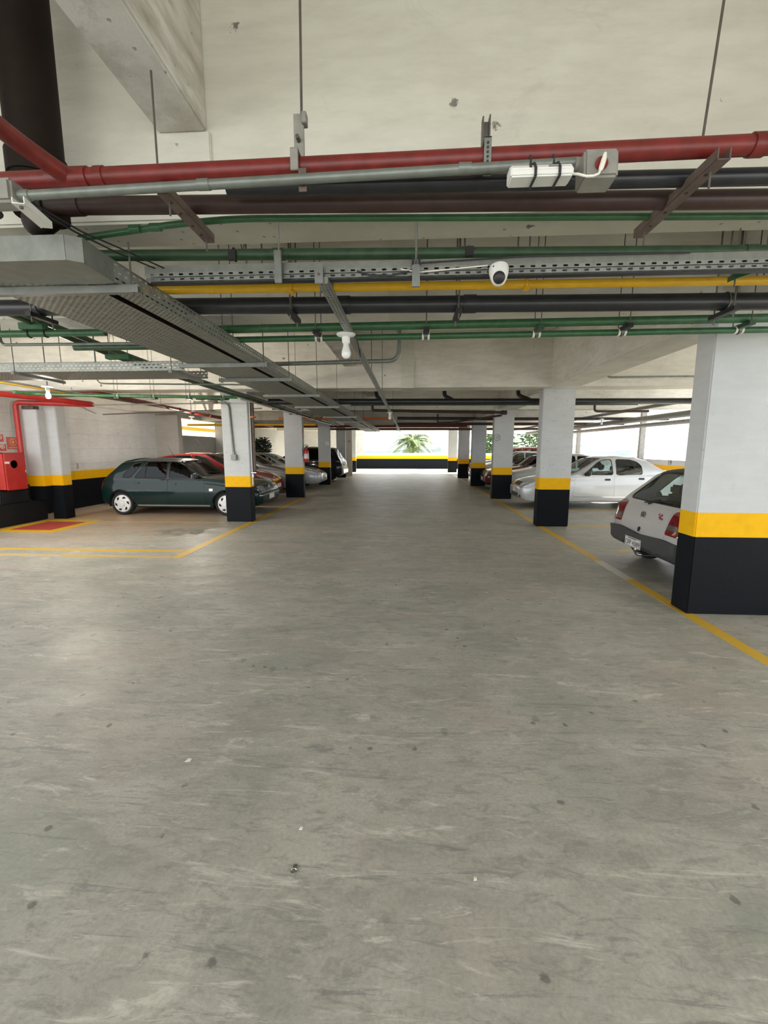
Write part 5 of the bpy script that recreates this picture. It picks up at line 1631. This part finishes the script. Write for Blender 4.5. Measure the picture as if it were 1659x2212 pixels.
# ---- small four-door sedan
SEDAN = dict(
    L=4.22, W=1.64, R=.285, wheels=(.80, 3.28), tumble=.34, seat_u=2.15, mirror=(1.62, .90), mirror_mat='black_trim', nose_w=.70, tail_w=.82, tail_r=.40, nose_r=.75,
    top=[(0, .50), (.02, .62), (.10, .69), (.35, .79), (.8, .885), (1.15, .94), (1.30, .965), (1.92, 1.345), (2.15, 1.40), (2.6, 1.42), (3.0, 1.395), (3.22, 1.34), (3.62, 1.07), (3.74, 1.03), (4.0, 1.015), (4.14, .96), (4.2, .80), (4.22, .60)],
    belt=[(0, .58), (.3, .72), (.9, .83), (1.3, .885), (3.3, .935), (3.75, .95), (4.22, .90)],
    bot=[(0, .32), (.12, .20), (.5, .19), (3.5, .20), (4.0, .26), (4.22, .38)],
    windows=[[(1.55, .925), (1.93, 1.25), (2.10, 1.315), (2.28, 1.325), (2.30, .925)], [(2.40, .925), (2.40, 1.325), (2.75, 1.315), (2.93, 1.255), (3.03, 1.15), (3.05, .945)]],
    windshield=[(-.64, .975), (-.53, 1.345), (.53, 1.345), (.64, .975)], front_to=1.98,
    rear_window=[(-.60, 1.075), (-.50, 1.345), (.50, 1.345), (.60, 1.075)], rear_from=3.10,
    parts=[
        ('front_door', 's', [(1.28, .30), (1.36, .88), (2.33, .905), (2.33, .30)], 'paint', dict(round=.04)),
        ('rear_door', 's', [(2.35, .30), (2.35, .905), (3.13, .92), (3.14, .78), (2.92, .58), (2.86, .30)], 'paint', dict(round=.05)),
        ('door_handle', 's', [(2.10, .775), (2.10, .825), (2.24, .825), (2.24, .775)], 'black_trim', dict(off=.018, round=.024)),
        ('door_handle', 's', [(2.96, .80), (2.96, .85), (3.10, .85), (3.10, .80)], 'black_trim', dict(off=.018, round=.024)),
        ('side_moulding', 's', [(1.30, .335), (1.30, .35), (2.86, .35), (2.86, .335)], 'chrome', dict(off=.008)),
        ('headlight', 'f', [(.30, .60), (.42, .73), (.58, .74), (.70, .70), (.70, .61)], 'headlamp', dict(mirror=True, off=.010, round=.05)),
        ('grille', 'f', [(-.27, .60), (-.29, .70), (.29, .70), (.27, .60)], 'black_trim', dict(off=.006, round=.03)),
        ('front_bumper', 'f', [(-.74, .22), (-.78, .56), (.78, .56), (.74, .22)], 'paint', dict(off=.028, skirt=.06, round=.06)),
        ('air_intake', 'f', [(-.36, .28), (-.38, .40), (.38, .40), (.36, .28)], 'black_trim', dict(off=.033, round=.03)),
        ('fog_lamp', 'f', [(.50, .30), (.50, .37), (.60, .37), (.60, .30)], 'black_trim', dict(mirror=True, off=.034, round=.04)),
        ('rear_lamp', 'b', [(.42, .68), (.44, .90), (.68, .90), (.70, .68)], 'red_lamp', dict(mirror=True, off=.012, round=.04)),
        ('rear_bumper', 'b', [(-.70, .26), (-.74, .58), (.74, .58), (.70, .26)], 'paint', dict(off=.03, skirt=.06, round=.05)),
    ])
sc_, ssh = car('sedan_car', 'silver four-door sedan behind the second sunny pillar, seats visible through its windows', 'car', SEDAN, (5.16, 12.42), PI, 'pale_silver_paint', 'clear_glass', 'slots', 'alloy', detail=2)
plate(sc_, ssh, 'f', 0, .47, None, off=.04)

# ---- variants for the cars farther down
LOW = dict(SEDAN)
LOW.update(L=4.48, W=1.72, wheels=(.92, 3.60), seat_u=2.35, nose_r=.9, nose_w=.66, mirror_mat=None, mirror=(1.72, .92),
           top=[(0, .48), (.02, .60), (.12, .68), (.5, .80), (1.0, .90), (1.25, .945), (2.1, 1.36), (2.4, 1.43), (2.8, 1.44), (3.2, 1.39), (3.45, 1.31), (3.9, 1.06), (4.2, 1.03), (4.4, .96), (4.46, .8), (4.48, .6)],
           belt=[(0, .56), (.3, .70), (.9, .83), (1.3, .89), (3.5, .95), (4.48, .9)], bot=[(0, .30), (.12, .20), (.5, .19), (3.8, .20), (4.3, .26), (4.48, .38)],
           windows=[[(1.62, .935), (2.12, 1.28), (2.35, 1.345), (2.50, 1.35), (2.50, .935)], [(2.58, .935), (2.58, 1.35), (3.0, 1.335), (3.25, 1.25), (3.45, .965)]],
           windshield=[(-.66, .965), (-.54, 1.37), (.54, 1.37), (.66, .965)], front_to=2.12,
           rear_window=[(-.62, 1.07), (-.5, 1.34), (.5, 1.34), (.62, 1.07)], rear_from=3.30)
LOW['parts'] = [q for q in SEDAN['parts'] if q[1] != 's'] + [
    ('front_door', 's', [(1.42, .30), (1.48, .90), (2.53, .915), (2.53, .30)], 'paint', dict(round=.04)),
    ('rear_door', 's', [(2.55, .30), (2.55, .915), (3.42, .93), (3.40, .74), (3.16, .55), (3.10, .30)], 'paint', dict(round=.05)),
    ('door_handle', 's', [(2.30, .79), (2.30, .825), (2.48, .825), (2.48, .79)], 'paint', dict(off=.018, round=.016))]
ROUND = dict(HATCH)
ROUND.update(L=3.95, W=1.70, R=.30, wheels=(.78, 3.26), tail_w=.84, nose_w=.70, nose_r=.8, seat_u=2.05, mirror_mat=None, mirror=(1.45, .94),
             top=[(0, .52), (.02, .66), (.12, .76), (.4, .87), (.8, .96), (1.08, 1.02), (1.85, 1.42), (2.1, 1.475), (2.5, 1.49), (3.0, 1.46), (3.35, 1.39), (3.55, 1.31), (3.78, 1.03), (3.88, .92), (3.93, .72), (3.95, .56)],
             belt=[(0, .60), (.3, .78), (.9, .90), (1.3, .95), (3.3, 1.0), (3.95, .92)],
             windows=[[(1.42, .99), (1.86, 1.34), (2.08, 1.395), (2.20, 1.40), (2.20, .98)], [(2.28, .985), (2.28, 1.40), (2.75, 1.385), (3.0, 1.32), (3.22, 1.04), (3.2, 1.01)]],
             windshield=[(-.66, 1.05), (-.53, 1.43), (.53, 1.43), (.66, 1.05)], front_to=1.95,
             rear_window=[(-.60, 1.03), (-.50, 1.36), (.50, 1.36), (.60, 1.03)], rear_from=3.30)
ROUND['parts'] = [
    ('front_door', 's', [(1.22, .30), (1.30, .95), (2.235, .965), (2.235, .30)], 'paint', dict(round=.04)),
    ('rear_door', 's', [(2.255, .30), (2.255, .965), (3.1, .98), (3.05, .72), (2.9, .55), (2.85, .30)], 'paint', dict(round=.05)),
    ('door_handle', 's', [(2.02, .84), (2.02, .88), (2.19, .88), (2.19, .84)], 'paint', dict(off=.018, round=.02)),
    ('headlight', 'f', [(.36, .66), (.46, .80), (.60, .86), (.71, .84), (.72, .70), (.60, .64)], 'headlamp', dict(mirror=True, off=.010, round=.05)),
    ('grille', 'f', [(-.40, .30), (-.34, .44), (.34, .44), (.40, .30)], 'black_trim', dict(off=.034, round=.04)),
    ('upper_grille', 'f', [(-.28, .64), (-.30, .70), (.30, .70), (.28, .64)], 'chrome', dict(off=.010, round=.02)),
    ('front_bumper', 'f', [(-.74, .23), (-.80, .58), (.80, .58), (.74, .23)], 'paint', dict(off=.028, skirt=.06, round=.06)),
    ('fog_lamp', 'f', [(.52, .30), (.52, .38), (.62, .38), (.62, .30)], 'black_trim', dict(mirror=True, off=.034, round=.03)),
    ('rear_lamp', 'b', [(.54, .70), (.56, 1.0), (.72, 1.0), (.76, .70)], 'red_lamp', dict(mirror=True, off=.012, round=.04)),
    ('rear_bumper', 'b', [(-.72, .24), (-.78, .56), (.78, .56), (.72, .24)], 'paint', dict(off=.03, skirt=.06, round=.05))]
TALL = dict(ROUND)
TALL.update(L=4.35, W=1.78, R=.34, wheels=(.90, 3.52), tail_w=.88, tail_r=.40, seat_u=2.25, mirror=(1.65, 1.03),
            top=[(0, .60), (.02, .78), (.12, .88), (.5, .97), (1.0, 1.05), (1.25, 1.09), (1.95, 1.58), (2.2, 1.66), (2.7, 1.69), (3.3, 1.68), (3.8, 1.64), (3.98, 1.58), (4.18, 1.12), (4.26, 1.02), (4.33, .82), (4.35, .60)],
            belt=[(0, .7), (.3, .86), (.9, .97), (1.3, 1.02), (3.5, 1.07), (4.35, 1.0)], bot=[(0, .38), (.12, .28), (.5, .25), (3.8, .25), (4.2, .30), (4.35, .42)],
            windows=[[(1.60, 1.06), (2.02, 1.48), (2.35, 1.58), (2.50, 1.585), (2.50, 1.06)], [(2.58, 1.06), (2.58, 1.585), (3.22, 1.58), (3.30, 1.08)], [(3.38, 1.09), (3.32, 1.575), (3.75, 1.54), (3.95, 1.14)]],
            windshield=[(-.70, 1.12), (-.57, 1.60), (.57, 1.60), (.70, 1.12)], front_to=2.05, rear_window=[(-.64, 1.14), (-.54, 1.56), (.54, 1.56), (.64, 1.14)], rear_from=3.75)
TALL['parts'] = [
    ('front_door', 's', [(1.38, .36), (1.46, 1.03), (2.53, 1.045), (2.53, .36)], 'paint', dict(round=.04)),
    ('rear_door', 's', [(2.55, .36), (2.55, 1.045), (3.36, 1.06), (3.32, .84), (3.12, .62), (3.06, .36)], 'paint', dict(round=.05)),
    ('door_handle', 's', [(2.30, .90), (2.30, .94), (2.48, .94), (2.48, .90)], 'paint', dict(off=.018, round=.02)),
    ('headlight', 'f', [(.40, .74), (.46, .90), (.72, .94), (.76, .80)], 'headlamp', dict(mirror=True, off=.010, round=.04)),
    ('grille', 'f', [(-.34, .72), (-.36, .86), (.36, .86), (.34, .72)], 'chrome', dict(off=.010, round=.03)),
    ('front_bumper', 'f', [(-.78, .30), (-.82, .68), (.82, .68), (.78, .30)], 'paint', dict(off=.03, skirt=.06, round=.06)),
    ('rear_lamp', 'b', [(.62, .92), (.58, 1.50), (.66, 1.52), (.76, 1.16), (.80, .92)], 'red_lamp', dict(mirror=True, off=.014, round=.03)),
    ('lamp_lens', 'b', [(.50, .80), (.54, .96), (.80, .98), (.80, .80)], 'headlamp', dict(mirror=True, off=.018, round=.03)),
    ('rear_bumper', 'b', [(-.78, .30), (-.84, .66), (.84, .66), (.78, .30)], 'silver_paint', dict(off=.05, skirt=.08, round=.06)),
    ('tailgate', 'b', [(-.55, .68), (-.52, 1.10), (.52, 1.10), (.55, .68)], 'paint', dict(off=.006, round=.05))]

c1, s1 = car('hatchback_car', 'red hatchback parked next to the dark green one, only its nose and roof showing', 'car', ROUND, (-5.98, 12.95), 0, 'red_car_paint', 'tinted_glass', 'spokes', 'alloy', detail=1)
plate(c1, s1, 'f', .05, .50, None, off=.04)
round_emblem(c1, s1, 'f', 0, .74, .05)
antenna(c1, s1, 2.1, 0, .42, .36)
c2, s2 = car('hatchback_car', 'graphite hatchback behind the extinguisher pillar', 'car', ROUND, (-6.0, 16.0), 0, 'graphite_paint', 'tinted_glass', 'spokes', 'alloy', detail=1)
plate(c2, s2, 'f', 0, .50, None, off=.04)
c3, s3 = car('sedan_car', 'silver low sedan with its nose beyond the extinguisher pillar', 'car', LOW, (-5.78, 17.9), 0, 'silver_paint', 'tinted_glass', 'spokes', 'alloy', detail=1)
plate(c3, s3, 'f', 0, .48, None, off=.04)
c4, s4 = car('estate_car', 'black tall estate car backed to the driveway behind the third wall side pillar', 'car', TALL, (-5.32, 21.3), PI, 'black_car_paint', 'dark_glass', 'spokes', 'alloy', detail=1)
plate(c4, s4, 'b', 0, .80, None, off=.02)
c5, s5 = car('sedan_car', 'silver sedan beyond the four-door one, between the second and third sunny pillars', 'car', LOW, (5.42, 15.9), PI, 'silver_paint', 'dark_glass', 'spokes', 'alloy', detail=1)
plate(c5, s5, 'f', 0, .48, None, off=.04)
c6, s6 = car('hatchback_car', 'wine-red hatchback with its nose beside the fourth sunny pillar', 'car', HATCH, (5.0, 17.75), PI, 'wine_paint', 'dark_glass', 'slots', 'alloy', detail=1)
plate(c6, s6, 'f', 0, .42, None, off=.04)
c7, s7 = car('hatchback_car', 'white car parked past the fourth sunny pillar', 'car', ROUND, (4.85, 20.2), PI, 'white_car_paint', 'tinted_glass', 'spokes', 'alloy', detail=1)
plate(c7, s7, 'f', 0, .50, None, off=.04)
c8, s8 = car('estate_car', 'bright red tall car whose roof shows above the silver sedans', 'car', TALL, (5.3, 22.3), PI, 'bright_red_paint', 'tinted_glass', 'spokes', 'alloy', detail=1)
plate(c8, s8, 'f', 0, .60, None, off=.04)
